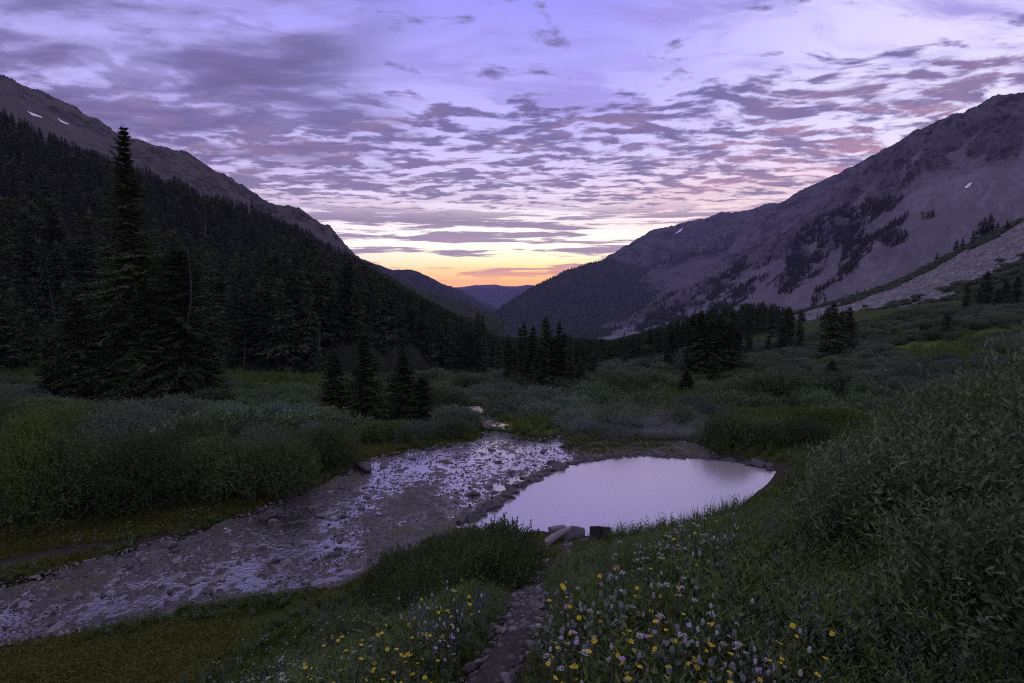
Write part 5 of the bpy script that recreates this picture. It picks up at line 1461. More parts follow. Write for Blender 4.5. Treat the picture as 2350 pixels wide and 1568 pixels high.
# taller stalks along the brow of the slope, against the water
bx = np.array([(1390, 1238), (1450, 1228), (1520, 1212), (1600, 1180), (1680, 1146), (1760, 1108), (1810, 1085)], float)
pts = []
for _ in range(420):
    u_ = g.uniform(0, 6); j = int(min(u_, 5.999)); b_ = bx[j] * (1 - u_ + j) + bx[j + 1] * (u_ - j) + g.normal(0, 1, 2) * (8, 10)
    p = ray_near(b_[0], b_[1] + 12)
    if p is not None and sdist(p[None], POOL)[0] > .05 and p[1] < 15: pts.append(p)
pts = np.array(pts)
stuff('tall_herbs', 'tall grass stalks and leafy stems along the brow above the pool', pts, np.c_[g.normal(0, .15, (len(pts), 2)), g.uniform(0, 6.28, len(pts))], g.uniform(.6, 1.5, len(pts)), g.choice([0, 2, 2, 4, 4, 6, 3], len(pts)), tufts + forbs, False)

# ---- flowers
M_yel = flat_mat('yellow_petals', (0.62, 0.48, 0.015, 1), 0.6)
M_yelc = flat_mat('yellow_florets', (0.40, 0.25, 0.012, 1), 0.8)
M_wht = flat_mat('white_petals', (0.48, 0.48, 0.45, 1), 0.7)
M_umb = flat_mat('cream_florets', (0.62, 0.62, 0.55, 1), 0.7)
M_pur = flat_mat('violet_petals', (0.40, 0.27, 0.58, 1), 0.6)
M_bluf = flat_mat('blue_bells', (0.15, 0.175, 0.34, 1), 0.6)
M_silv = flat_mat('silvery_wool', (0.20, 0.22, 0.19, 1), 0.8)
def stem_part(g, h, nl, L, W):
    ln = g.uniform(0.02, 0.18); a = g.random() * 6.28
    s = np.linspace(0, 1, 5)
    P = np.stack([np.cos(a) * ln * h * s ** 2, np.sin(a) * ln * h * s ** 2, h * s], -1)
    tv, tf = tube(P, np.full(5, 0.0024), 3)
    k = g.uniform(0.1, 0.85, nl)
    B = np.stack([np.interp(k, s, P[:, j]) for j in range(3)], -1)
    ph = g.random(nl) * 6.28
    ax = unit(np.stack([np.cos(ph), np.sin(ph), np.full(nl, .7)], -1))
    V, F = kites(B, ax, unit(np.cross(ax, [0, 0, 1.])), L * (1.2 - .7 * k), W, .1)
    F = np.vstack([F[:, [0, 1, 2]], F[:, [0, 2, 3]]])
    v, f = join([(tv, tf), (V, F)])
    return v, f, P[-1], unit(P[-1] - P[-2])
def frame_to(ax):
    z = unit(ax); x = unit(np.cross([0.2, 1, 0.1], z)); y = np.cross(z, x)
    return np.stack([x, y, z], 1)
def daisy(g, r, npt, pw, disc, tilt=.35, lift=.25):
    a = np.arange(npt) / npt * 6.283 + g.normal(0, .12, npt)
    ax = unit(np.stack([np.cos(a), np.sin(a), np.full(npt, lift) + g.normal(0, .12, npt)], -1))
    V, F = kites(ax * disc * .6, ax, unit(np.cross(ax, [0, 0, 1.])), r - disc * .5, pw, .1, .55)
    F = np.vstack([F[:, [0, 1, 2]], F[:, [0, 2, 3]]])
    n = 7; an = np.arange(n) / n * 6.283
    dv = np.vstack([np.stack([np.cos(an) * disc, np.sin(an) * disc, np.full(n, .001)], -1), np.stack([np.cos(an) * disc * .6, np.sin(an) * disc * .6, np.full(n, disc * .55)], -1), [[0, 0, disc * .7]], [[0, 0, -disc * .5]]])
    df = []
    for i in range(n):
        j = (i + 1) % n
        df += [[i, j, n + j], [i, n + j, n + i], [n + i, n + j, 2 * n], [j, i, 2 * n + 1]]
    v, f = join([(V, F), (dv, np.array(df))])
    mi = np.r_[np.zeros(len(F), int), np.ones(len(df), int)]
    Rm = frame_to(np.array([g.normal(0, tilt), g.normal(0, tilt) - .25, 1.0]))
    return v @ Rm.T, f, mi
def spike(g, r, h, n=44):
    k = np.arange(n) / n; a = np.arange(n) * 2.4
    rr_ = r * np.sin(np.pi * (0.12 + 0.83 * k)) ** .6
    B = np.stack([np.cos(a) * rr_ * .35, np.sin(a) * rr_ * .35, k * h], -1)
    ax = unit(np.stack([np.cos(a), np.sin(a), (k - .45) * 1.2], -1))
    V, F = kites(B, ax, unit(np.cross(ax, [0, 0, 1.]) + g.normal(0, .3, (n, 3))), rr_ * .75 + .001, r * .62, .15, .6)
    return V, np.vstack([F[:, [0, 1, 2]], F[:, [0, 2, 3]]])
def umbel(g, r, n=34):
    a = np.arange(n) * 2.4; k = np.sqrt(np.arange(n) / n) * r
    B = np.stack([np.cos(a) * k, np.sin(a) * k, -0.35 * k ** 2 / r + g.normal(0, .002, n)], -1)
    ax = unit(np.stack([g.normal(0, 1, n), g.normal(0, 1, n), .25 + 0 * a], -1))
    V, F = kites(B, ax, unit(np.cross(ax, [0, 0, 1.])), r * .32, r * .26)
    return V, np.vstack([F[:, [0, 1, 2]], F[:, [0, 2, 3]]])
def bells(g, n=12):
    a = g.random(n) * 6.28; r = .05 * np.sqrt(g.random(n))
    B = np.stack([np.cos(a) * r, np.sin(a) * r, g.uniform(-.05, .02, n)], -1)
    ax = unit(np.stack([g.normal(0, .5, n), g.normal(0, .5, n), -np.ones(n)], -1))
    V, F = kites(np.repeat(B, 2, 0), np.repeat(ax, 2, 0), unit(np.cross(np.repeat(ax, 2, 0), g.normal(0, 1, (2 * n, 3)))), .017, .010, 0, .8)
    return V, np.vstack([F[:, [0, 1, 2]], F[:, [0, 2, 3]]])

M_fstem = leaf_mat('flower_stems', (0.035, 0.050, 0.015, 1), (0.085, 0.11, 0.035, 1), .6, .3, .2, .8)
def flower_kind(kind, n, seed):
    g = np.random.default_rng(seed); out = []
    for i in range(n):
        h = {'yellow': g.uniform(.24, .42), 'white': g.uniform(.28, .46), 'violet': g.uniform(.22, .38), 'umbel': g.uniform(.22, .40), 'silver': g.uniform(.26, .50), 'blue': g.uniform(.26, .40)}[kind]
        v, f, top, ax = stem_part(g, h, {'yellow': 9, 'white': 6, 'violet': 8, 'umbel': 7, 'silver': 16, 'blue': 16}[kind], .075 if kind != 'silver' else .06, .016 if kind not in ('blue',) else .03)
        st = mesh_np('flower_stem', v, f, [M_fstem if kind not in ('silver', 'blue') else (M_willow2 if kind == 'silver' else M_blue)], {'tint': g.random(len(v))})
        if kind == 'yellow':
            hv, hf, mi = daisy(g, g.uniform(.0105, .0145), 10, .0068, .0042); mats = [M_yel, M_yelc]
        elif kind == 'violet':
            hv, hf, mi = daisy(g, .0125, 16, .0042, .0045); mats = [M_pur, M_yelc]
        elif kind == 'white':
            hv, hf = spike(g, .0062, .021); mi = None; mats = [M_wht]
        elif kind == 'umbel':
            hv, hf = umbel(g, g.uniform(.014, .020)); mi = None; mats = [M_umb]
        elif kind == 'silver':
            hv, hf = spike(g, .0095, .024, 48); mi = None; mats = [M_silv]
        else:
            hv, hf = bells(g); mi = None; mats = [M_bluf]
        out.append((st, mesh_np('flower_head', hv + top, hf, mats, None, False, mi)))
    return out
FK = {k: flower_kind(k, n, s) for k, n, s in (('yellow', 6, 601), ('white', 5, 602), ('violet', 4, 603), ('umbel', 4, 604), ('silver', 4, 605), ('blue', 3, 606))}
zones = {
 'yellow': [(122, [(480, 1568), (700, 1480), (760, 1430), (900, 1400), (1020, 1380), (1150, 1340), (1130, 1480), (1080, 1568)]), (105, [(1240, 1568), (1230, 1430), (1290, 1330), (1420, 1300), (1560, 1270), (1620, 1400), (1760, 1568)]),
            (36, [(1500, 1240), (1600, 1190), (1720, 1130), (1790, 1120), (1700, 1230), (1600, 1290), (1480, 1300)]), (18, [(930, 1310), (1080, 1230), (1160, 1260), (1160, 1330), (1000, 1350)]), (14, [(1750, 1450), (1900, 1400), (1980, 1500), (1900, 1560), (1760, 1568)])],
 'white': [(60, [(900, 1360), (1130, 1330), (1150, 1400), (960, 1440), (880, 1430)]), (70, [(1240, 1420), (1260, 1310), (1420, 1270), (1560, 1250), (1680, 1330), (1720, 1480), (1400, 1560), (1250, 1540)]), (50, [(1450, 1240), (1560, 1200), (1740, 1130), (1700, 1260), (1480, 1290)]), (26, [(1620, 1440), (1800, 1420), (1850, 1540), (1660, 1560)])],
 'umbel': [(110, [(440, 1568), (520, 1480), (700, 1420), (820, 1380), (900, 1360), (860, 1480), (700, 1568)]), (70, [(1390, 1260), (1560, 1200), (1700, 1140), (1620, 1240), (1480, 1290)]), (45, [(560, 1568), (600, 1500), (700, 1500), (690, 1568)]), (72, [(1240, 1568), (1240, 1400), (1400, 1300), (1640, 1330), (1700, 1568)])],
 'violet': [(12, [(1290, 1450), (1340, 1440), (1360, 1500), (1300, 1510)]), (26, [(1400, 1568), (1420, 1440), (1560, 1330), (1800, 1420), (1850, 1568)]), (8, [(1000, 1450), (1100, 1440), (1090, 1568), (1020, 1568)])],
 'silver': [(70, [(1240, 1400), (1270, 1300), (1400, 1270), (1480, 1320), (1420, 1430), (1280, 1450)]), (30, [(1500, 1430), (1600, 1370), (1760, 1450), (1700, 1560), (1540, 1540)])],
 'blue': [(38, [(920, 1400), (980, 1345), (1130, 1320), (1140, 1370), (1060, 1430), (940, 1440)]), (8, [(1040, 1568), (1060, 1500), (1090, 1500), (1090, 1568)])],
}
names = {'yellow': ('yellow_flower', 'yellow daisy flower'), 'white': ('white_flower', 'white tufted spike flower'), 'umbel': ('white_yarrow', 'small flat headed white flower'), 'violet': ('violet_aster', 'violet daisy flower with a yellow eye'), 'silver': ('silvery_thistle', 'silvery woolly flower stalk'), 'blue': ('blue_bellflower', 'bluish leafy plant with small blue bells')}
wheres = {'yellow': ['left of the trail', 'right of the trail', 'on the slope above the pool', 'in front of the dark shrubs', 'under the near willow bushes'], 'white': ['by the bluish plants left of the trail', 'right of the trail', 'on the slope above the pool', 'under the near willow bushes'],
          'umbel': ['on the slope left of the trail', 'on the slope above the pool', 'by the lawn edge in front', 'among the flowers right of the trail'], 'violet': ['beside the pale stones right of the trail', 'among the flowers right of the trail', 'at the left edge of the trail'], 'silver': ['right of the trail above the logs', 'among the flowers at the lower right'], 'blue': ['in the bluish patch left of the trail', 'at the left edge of the trail in front']}
g = np.random.default_rng(44)
for kd, zs in zones.items():
    c_ = 0
    for zi, (n, pl) in enumerate(zs):
        pl = np.array(pl, float); lo, hi_ = pl.min(0), pl.max(0); got = 0
        for _ in range(n * 12):
            if got >= n: break
            pt = lo + (hi_ - lo) * g.random(2)
            if not inpoly(pt[None], pl)[0]: continue
            p = ray_near(pt[0], pt[1], {'yellow': .25, 'white': .28, 'violet': .23, 'umbel': .24, 'silver': .29, 'blue': .25}[kd])
            if p is None or (abs(pt[0] - 1280) < 55 and pt[1] < 1312) or seg_dist(p[None], PATH)[0] < .2 or sdist(p[None], POOL)[0] < .1 or p[1] > 14.5: continue
            st, hd = FK[kd][c_ % len(FK[kd])]
            s = g.uniform(.58, .92)
            o = obj(names[kd][0], st, None, p - (0, 0, .03), (g.normal(0, .08), g.normal(0, .08), g.uniform(0, 6.28)), s)
            tag(o, names[kd][1] + ' ' + wheres[kd][zi], 'flower', names[kd][0].replace('_', ' ') + 's')
            obj('flower_head', hd, o)
            c_ += 1; got += 1
# tiny white flowers on the far turf
tinyw = FK['umbel'][0]
src_ = [o for o in bpy.data.objects if o.name == 'white_yarrow'][:1]
pts = []
for n, pl in ((150, [(60, 1270), (200, 1240), (420, 1190), (560, 1180), (400, 1235), (180, 1275)]), (90, [(380, 1240), (520, 1200), (640, 1190), (480, 1235)]), (70, [(560, 1000), (700, 940), (880, 1010), (700, 1020)]), (110, [(1640, 1020), (1760, 980), (1900, 985), (1820, 1030)])):
    pl = np.array(pl, float)
    for _ in range(n):
        pt = pl.min(0) + np.ptp(pl, axis=0) * g.random(2)
        if inpoly(pt[None], pl)[0]:
            p = ray_near(*pt)
            if p is not None and sdist(p[None], STREAM)[0] > .1: pts.append(p)
pts = np.array(pts)
stuff('small_white_flowers', 'tiny white flowers dotted over the turf', pts, np.c_[np.zeros((len(pts), 2)), g.uniform(0, 6.28, len(pts))], g.uniform(.6, 1.1, len(pts)), np.zeros(len(pts)), src_)

# ------------------------------------------------------------------ stones, driftwood, dead trees
def rock_mesh(seed, sub=3, flat=0.65, rough=0.16, facets=13):
    bm = bmesh.new(); bmesh.ops.create_icosphere(bm, subdivisions=sub, radius=1.0)
    P = np.array([v.co[:] for v in bm.verts]); F = np.array([[v.index for v in f.verts] for f in bm.faces]); bm.free()
    g = np.random.default_rng(seed)
    nrm = unit(g.normal(0, 1, (facets, 3))); dcut = g.uniform(0.42, 0.82, facets)
    for n, d_ in zip(nrm, dcut):                 # broken faces
        s = P @ n; P = P - np.clip(s - d_, 0, None)[:, None] * n * 0.92
    P = P * (1 + rough * fbm(P * 1.4 + seed, 4, seed=seed))[:, None] + 0.03 * fbm(P * 5 + seed, 3, seed=seed + 2)[:, None] * unit(P)
    P = P * np.array([g.uniform(.95, 1.3), g.uniform(.75, 1.0), flat * g.uniform(.8, 1.2)])
    return P, F
RK = [rock_mesh(700 + i, 3, [.65, .5, .75, .45, .6, .8, .4, .55][i]) for i in range(8)]
RKd = [mesh_np('stone', P, F, [M_boulder], None, False) for P, F in RK]
RKp = [mesh_np('stone', P, F, [M_pale], None, False) for P, F in RK]
g = np.random.default_rng(51)
def stone(name, p, s, label, group, pale=False, k=None, sink=.3, rz=None, sc3=(1, 1, 1)):
    k = g.integers(0, 8) if k is None else k
    o = obj(name, (RKp if pale else RKd)[k], None, (p[0], p[1], p[2] - sink * s * .3 + s * .2), (g.normal(0, .15), g.normal(0, .15), g.uniform(0, 6.28) if rz is None else rz), (s * sc3[0], s * sc3[1], s * sc3[2]))
    tag(o, label, 'stone' if name != 'boulder' else 'boulder', group)
    return o
# the dry stone rim of the pool
GR_ = 'stones of the pool rim'
L = POOL[:13]; sl_ = np.r_[0, np.cumsum(np.hypot(*np.diff(L, axis=0).T))]
for row, (off, lo_, hi_, stp) in enumerate(((0.0, .06, .21, .15), (0.13, .05, .18, .30), (0.30, .05, .12, .80))):
    s = 0.0
    while s < sl_[-1]:
        p = np.array([np.interp(s, sl_, L[:, 0]), np.interp(s, sl_, L[:, 1])])
        c_ = POOL.mean(0); dv = unit(p - c_)
        fr = s / sl_[-1]
        big_ = 1.15 if fr < .35 else 1.0
        if fr > .93 and row: break
        r_ = g.uniform(lo_, hi_) * big_
        pp = p + dv * (off + g.normal(0, .05))
        stone('stone', (pp[0], pp[1], 0.0 + .02 * row), r_, ('dark angular stone in the rim on the left side of the pool' if fr < .4 else 'dark angular stone in the rim along the far side of the pool') if fr < .86 else 'rounded dark stone in the rim at the right end of the pool', GR_, sink=.5)
        s += stp * g.uniform(.7, 1.4) * (r_ / .16) ** .5
def stone_at(x, y, wpx, label, group=None, name='stone', pale=False, k=None, **kw):
    p = ray_near(x, y)
    s = wpx / 2 * np.linalg.norm(p - np.array([0, 0, CAMZ])) / FPX / 1.05
    return stone(name, p, s, label, group, pale, k, **kw)
for a in [(1080, 1140, 44, 'grey boulder on the gravel by the left tip of the pool'), (1133, 1166, 52, 'flat dark boulder at the water edge at the left tip of the pool'), (1148, 1150, 36, 'round stone leaning on the flat boulder at the left tip of the pool'), (1172, 1133, 40, 'dark boulder on the left rim of the pool, beside a big flat one'),
          (1215, 1108, 40, 'dark flat boulder midway along the left rim of the pool'), (1172, 1090, 30, 'dark wedge shaped stone standing in the stream behind the rim'), (1242, 1092, 46, 'broad slab in the rim where the stream passes the pool'), (1285, 1076, 50, 'large angular slab in the rim at the upper left of the pool'),
          (1268, 1066, 34, 'pointed dark stone on top of the slab at the upper left of the pool'), (1338, 1058, 44, 'dark low slab in the far rim of the pool'), (1410, 1050, 26, 'upright dark stone in the far rim of the pool'), (1505, 1046, 56, 'long layered slab in the middle of the far rim'), (1738, 1066, 42, 'largest rounded stone at the right end of the far rim'), (1716, 1066, 22, 'small round stone left of the largest at the right end of the rim'), (1762, 1070, 24, 'small round stone right of the largest at the right end of the rim')]:
    stone_at(a[0], a[1], a[2], a[3], GR_, 'boulder', k=int(a[0]) % 8)
stone_at(832, 1078, 62, 'grey boulder with mossy foot at the edge of the left bank', None, 'boulder', k=0, sc3=(1, 1, 1.0))
stone_at(1020, 1064, 40, 'dark mossy stone in the bright riffle of the stream', 'stones in the stream', k=1)
GST = 'stones in the stream'
for a in [(703, 1250, 38, 'pale wedge shaped stone in the middle of the near stream', True), (322, 1262, 26, 'slender dark stone at the turf edge of the near stream', False), (395, 1255, 30, 'round grey stone at the turf edge of the near stream', False), (445, 1238, 28, 'pale stone on the turf edge near the daisies', True), (330, 1290, 26, 'pale stone by the left edge of the near stream', True),
          (290, 1300, 24, 'dark flat stone by the left edge of the near stream', False), (318, 1274, 24, 'pale flat stone just above the left edge of the near stream', True), (372, 1282, 30, 'pale stone lying at the water edge on the left', True), (430, 1280, 24, 'grey stone in the shallow water on the left', False), (520, 1225, 26, 'pale stone below the white daisies at the bank', True),
          (600, 1185, 24, 'stone on the bank below the domed bush', False), (640, 1170, 26, 'grey stone under the tip of the domed bush', False), (622, 1290, 26, 'long pale stone in the middle of the near stream', True), (660, 1300, 36, 'flat pale stone in the near stream', True), (480, 1335, 34, 'pale broken stone in the near stream', True), (400, 1330, 30, 'pale stone at the centre left of the near stream', True),
          (135, 1445, 36, 'pale flat stone near the lower edge of the stream', True), (80, 1365, 26, 'stone at the far left of the near stream', False), (380, 1370, 30, 'pale stone in the lower stream by the lawn', True), (265, 1440, 24, 'stone at the lawn edge of the stream', False), (560, 1345, 26, 'stone by the lawn in the near stream', False), (980, 1240, 30, 'brown stone on the gravel near the shrubs', False), (955, 1262, 34, 'wide brown stone on the gravel above the shrubs', False),
          (1050, 1160, 30, 'flat grey stone on the gravel left of the boulder', False), (945, 1330, 36, 'pale stone at the edge of the dark shrubs', True)]:
    stone_at(a[0], a[1], a[2], a[3], GST, pale=a[4], k=int(a[0] + a[1]) % 8)
cnt = 0
while cnt < 105:
    x, y = g.uniform(-30, 1300), g.uniform(1010, 1500)
    p = ray_near(x, y)
    if p is None or sdist(p[None], STREAM)[0] > -.1 or sdist(p[None], POOL)[0] < .3: continue
    s = g.uniform(.05, .13) * (1.4 if g.random() < .12 else 1) * np.interp(p[1], [9, 22], [.85, 1.5])
    stone('stone', (p[0], p[1], h_smooth(p[0], p[1])[0] + .06), s, 'small wet stone in the near shallow stream' if p[1] < 13 else ('small wet stone in the stream beside the gravel bank' if p[1] < 18 else 'small dark stone in the bright riffle upstream of the pool'), GST, g.random() < .35)
    cnt += 1
# pebbles
n_ = 26000
X = STREAM[:, 0]; Y = STREAM[:, 1]
px_ = g.uniform(X.min(), X.max(), 120000); py_ = g.uniform(Y.min(), Y.max(), 120000)
ok = (sdist(np.c_[px_, py_], STREAM) < -.05) & (sdist(np.c_[px_, py_], POOL) > .1) & (fbm2(px_, py_, .9, 3, 58) > -.25)
px_, py_ = px_[ok][:n_], py_[ok][:n_]
ps = g.uniform(.012, .045, len(px_)) * np.where(g.random(len(px_)) < .1, 1.8, 1)
peb = [stone('stone', (*at_z(720 + 30 * i, 1290 - 12 * i, 0)[:2], .05), .07, 'small stone lying in the middle of the near stream', GST, i % 2 == 1, k=i) for i in range(4)]
for o in peb: o.rotation_euler = (0, 0, 1.0)
stuff('pebbles', 'pebbles and cobbles covering the stream bed', np.c_[px_, py_, h_smooth(px_, py_) + .055], np.c_[g.normal(0, .3, (len(px_), 2)), g.uniform(0, 6.28, len(px_))], ps, g.integers(0, 4, len(px_)), peb, False)
# stones of the trail
GP = 'flat stones in the trail'
for a in [(1185, 1468, 54, 'broad pale slab across the trail', True), (1155, 1448, 34, 'grey stone at the left edge of the trail above the slab', False), (1215, 1450, 44, 'pale slab at the right of the trail above the broad one', True), (1195, 1488, 40, 'thin flat stone below the broad slab in the trail', True), (1140, 1470, 30, 'stone half under the broad slab', False), (1118, 1498, 26, 'small pale stone at the left edge of the trail', True),
          (1222, 1530, 40, 'pale stone at the right of the trail close to the viewer', True), (1165, 1565, 50, 'pale stone at the very bottom of the trail', True), (1265, 1455, 30, 'upright white stone right of the trail', True), (1288, 1458, 36, 'jagged white stone right of the trail', True), (1294, 1418, 50, 'tall pointed pale stone among the flowers right of the trail', True), (1270, 1505, 22, 'pale stone in the grass right of the trail', True), (575, 1482, 40, 'pale stone at the edge of the lawn on the left', True), (618, 1490, 24, 'small pale stone beside the one at the lawn edge', True),
          (1270, 1268, 46, 'flat pale stone where the trail meets the driftwood', True), (1250, 1290, 40, 'long pale stone in the upper trail', True), (1205, 1400, 30, 'flat stone in the middle of the trail', False), (1180, 1420, 34, 'grey flat stone in the middle of the trail', False), (1225, 1345, 30, 'stone in the upper trail', False), (1200, 1330, 28, 'pale stone in the upper trail beside the shrubs', True), (1230, 1318, 26, 'small stone in the upper trail', False)]:
    stone_at(a[0], a[1], a[2] * .8, a[3], GP, pale=a[4], k=int(a[0] * 3 + a[1]) % 8, sc3=(1, 1, .75) if a[0] not in (1294, 1265) else (.8, .7, 1.2))
for i in range(48):
    u_ = g.uniform(.05, .95); j = u_ * (len(PATH) - 1); a_ = int(j); b_ = PATH[a_] * (1 - j + a_) + PATH[a_ + 1] * (j - a_)
    x, y = b_ + g.normal(0, .075, 2)
    stone('stone', (x, y, hgt(x, y)[0] + .03), g.uniform(.02, .06), 'small loose stone on the near trail' if y < 4.5 else 'small loose stone on the upper trail', GP, g.random() < .5)

pu = g.uniform(0, len(PATH) - 1.001, 3200); pj = pu.astype(int); pf = (pu - pj)[:, None]
pq = PATH[pj] * (1 - pf) + PATH[pj + 1] * pf + g.normal(0, .075, (3200, 2))
stuff('trail_gravel', 'small loose stones and grit on the trail', np.c_[pq, hgt(pq[:, 0], pq[:, 1]) + .035], np.c_[g.normal(0, .3, (3200, 2)), g.uniform(0, 6.28, 3200)], .007 + .034 * g.random(3200) ** 2, g.integers(0, 4, 3200), peb, False)
# loose blocks of the talus
M_block = flat_mat('talus_block', (0.12, 0.112, 0.115, 1), .9, 1.5, (0.34, 0.325, 0.33, 1))
RKt = [mesh_np('stone', *rock_mesh(760 + i, 1, .7, .15, 9), [M_block], None, False) for i in range(4)]
tb = []
for i, (x, y) in enumerate([(2120, 684), (2060, 690), (2190, 650), (2000, 706)]):
    P_ = MOUNTAINS['talus_slope']['P'].reshape(-1, 3); Dp_ = project(P_); j = np.argmin((Dp_[:, 0] - x) ** 2 + (Dp_[:, 1] - y) ** 2)
    o = obj('boulder', RKt[i], None, P_[j], (0, 0, i), 1.3)
    tag(o, ['grey block at the lower edge of the talus, above the high brush', 'block at the talus foot behind the third spruce clump', 'block high on the lower right edge of the talus', 'block at the lowest tongue of the talus'][i], 'boulder', 'big blocks at the talus foot'); tb.append(o)
bp2 = loft_points('talus_slope', 12000, lambda u, r, c, z: (r > .2) * (r < 1.98) * np.clip(1 - z['veg'] * 1.6, 0, 1), 14)
stuff('talus_blocks', 'loose grey blocks covering the talus', bp2, np.c_[g.normal(0, .4, (len(bp2), 2)), g.uniform(0, 6.28, len(bp2))], .22 + .55 * g.random(len(bp2)) ** 3, g.integers(0, 4, len(bp2)), tb, False)

# driftwood by the pool
def log_between(a, b, r, label, mat, bend=0.03, z0=0.0, z1=0.0, name='log'):
    A, B = ray_near(*a), ray_near(*b)
    A = A + (0, 0, r * .8 + z0); B = B + (0, 0, r * .8 + z1)
    s = np.linspace(0, 1, 14)[:, None]
    ln = A * (1 - s) + B * s
    k = np.linalg.norm(B - A)
    ln[:, 2] += bend * k * np.sin(np.pi * s[:, 0])
    rad_ = r * (1 + .12 * fbm(ln * 4, 3, seed=3)) * np.linspace(1.05, .85, 14)
    v, f = tube(ln, rad_, 12)
    v = v + .10 * r * fbm(v * np.array([14, 14, 14]), 3, seed=8)[:, None]
    o = obj(name, mesh_np(name, v, f, [mat], None, False))
    tag(o, label, 'log', 'driftwood logs by the pool')
    return o
M_log = flat_mat('weathered_log', (0.10, 0.085, 0.08, 1), .85, 16.0, (0.36, 0.33, 0.32, 1))
M_logd = flat_mat('dark_wet_log', (0.03, 0.026, 0.026, 1), .8, 16.0, (0.10, 0.09, 0.09, 1))
log_between((1244, 1262), (1308, 1226), .085, 'pale weathered log lying slantwise at the near edge of the pool', M_log, z1=.05)
log_between((1262, 1232), (1296, 1226), .075, 'short pale log stub lying behind the slanting log', M_log, z0=.10, z1=.10)
log_between((1240, 1272), (1292, 1268), .06, 'dark wet log lying across the top of the trail', M_logd)
log_between((1215, 1226), (1262, 1230), .05, 'thin grey log half hidden by the shrub at the pool edge', M_logd)
stone_at(1322, 1228, 60, 'largest rounded grey boulder at the near edge of the pool', 'boulders at the near edge of the pool', 'boulder', k=5, sc3=(1, .9, 1.15))
stone_at(1300, 1236, 48, 'brown angular boulder left of the largest at the near edge of the pool', 'boulders at the near edge of the pool', 'boulder', k=2)
stone_at(1224, 1222, 26, 'pale stone by the shrub at the near edge of the pool', 'boulders at the near edge of the pool', pale=True, k=3)
stone_at(1345, 1240, 30, 'low dark stone between the boulder and the wooden board', 'boulders at the near edge of the pool', k=6)
for x, y in ((1275, 1252), (1288, 1250), (1300, 1256), (1310, 1250), (1282, 1258)):
    stone_at(x, y, 16, 'small stone packed under the slanting log', 'boulders at the near edge of the pool', pale=(x % 2 == 0))
# weathered wooden board on a post
p = ray_near(1377, 1250)
mpx = np.linalg.norm(p - np.array([0, 0, CAMZ])) / FPX
M_board = flat_mat('weathered_board', (0.045, 0.038, 0.036, 1), .85, 12.0, (0.12, 0.105, 0.10, 1))
def box(sx_, sy_, sz_, bev=.006):
    bm = bmesh.new(); bmesh.ops.create_cube(bm, size=1.0)
    for v in bm.verts: v.co = (v.co.x * sx_, v.co.y * sy_, v.co.z * sz_)
    bmesh.ops.bevel(bm, geom=bm.edges[:], offset=bev, segments=1, affect='EDGES')
    me = bpy.data.meshes.new('board'); bm.to_mesh(me); bm.free(); me.materials.append(M_board)
    return me
rt = obj('wooden_sign', None, None, p + np.array([0, 0, 0]))
tag(rt, 'low weathered wooden board in two pieces on a short post at the pool edge', 'sign')
hb_ = 25 * mpx; wb = 23 * mpx
obj('post', box(.06, .06, hb_ * 1.6), rt, (0, .05, hb_ * .7))
obj('board', box(wb * .98, .035, hb_), rt, (-wb * .5, 0, hb_ * 1.15), (0, 0, R(6)))
obj('board', box(wb * .92, .035, hb_ * .92), rt, (wb * .5, -.004, hb_ * 1.13), (0, 0, R(-14)))

# grey dead trees
def snag(x, base, top, label, lean=0.0, branches=8, seed=1, Y=None, r=.10, curve=0.0):
    gg = np.random.default_rng(seed)
    if Y is None: P0 = ray_ground(x, base)
    else: P0 = at(x, base, Y)
    T = at(x + lean, top, P0[1]); h = T[2] - P0[2]
    s = np.linspace(0, 1, 12)
    ln = P0 + (T - P0) * s[:, None]
    ln[:, 0] += curve * np.sin(s * np.pi * 1.4) * h
    rr_ = r * (1 - .85 * s)
    main = tube(ln, rr_, 6)
    prts = []
    for i in range(branches):
        k = gg.uniform(.25, .95); b0 = np.array([np.interp(k, s, ln[:, j]) for j in range(3)])
        a = gg.uniform(0, 6.28); l = h * gg.uniform(.05, .14) * (1.2 - k)
        e = b0 + np.array([np.cos(a) * l, np.sin(a) * l, l * gg.uniform(-.5, .4)])
        prts.append(tube(np.array([b0, (b0 + e) / 2 + (0, 0, -.04 * l), e]), np.array([.3, .2, .08]) * r, 4))
    v, f = main
    o = obj('dead_tree', mesh_np('dead_tree', v, f, [M_dead], None, True)); tag(o, label, 'dead tree', 'grey dead trees among the spruces')
    if prts:
        v2, f2 = join(prts); ob = obj('branches', mesh_np('branches', v2, f2, [M_dead], None, True), o)
        ob['kind'] = 'stuff'
    return o
def left_Y(x, y):
    P = MOUNTAINS['left_mountain']['P'].reshape(-1, 3); Dp = project(P); ok_ = MOUNTAINS['left_mountain']['rr'][:, None].repeat(460, 1).ravel() < 2.3
    dd_ = (Dp[:, 0] - x) ** 2 + (Dp[:, 1] - y) ** 2 + np.where(ok_, 0, 1e9)
    return P[np.argmin(dd_)][1]
snag(430, 740, 566, 'crooked bare grey snag curving above the right shoulder of the big clump', 8, 12, 2, Y=43, r=.055, curve=.035)
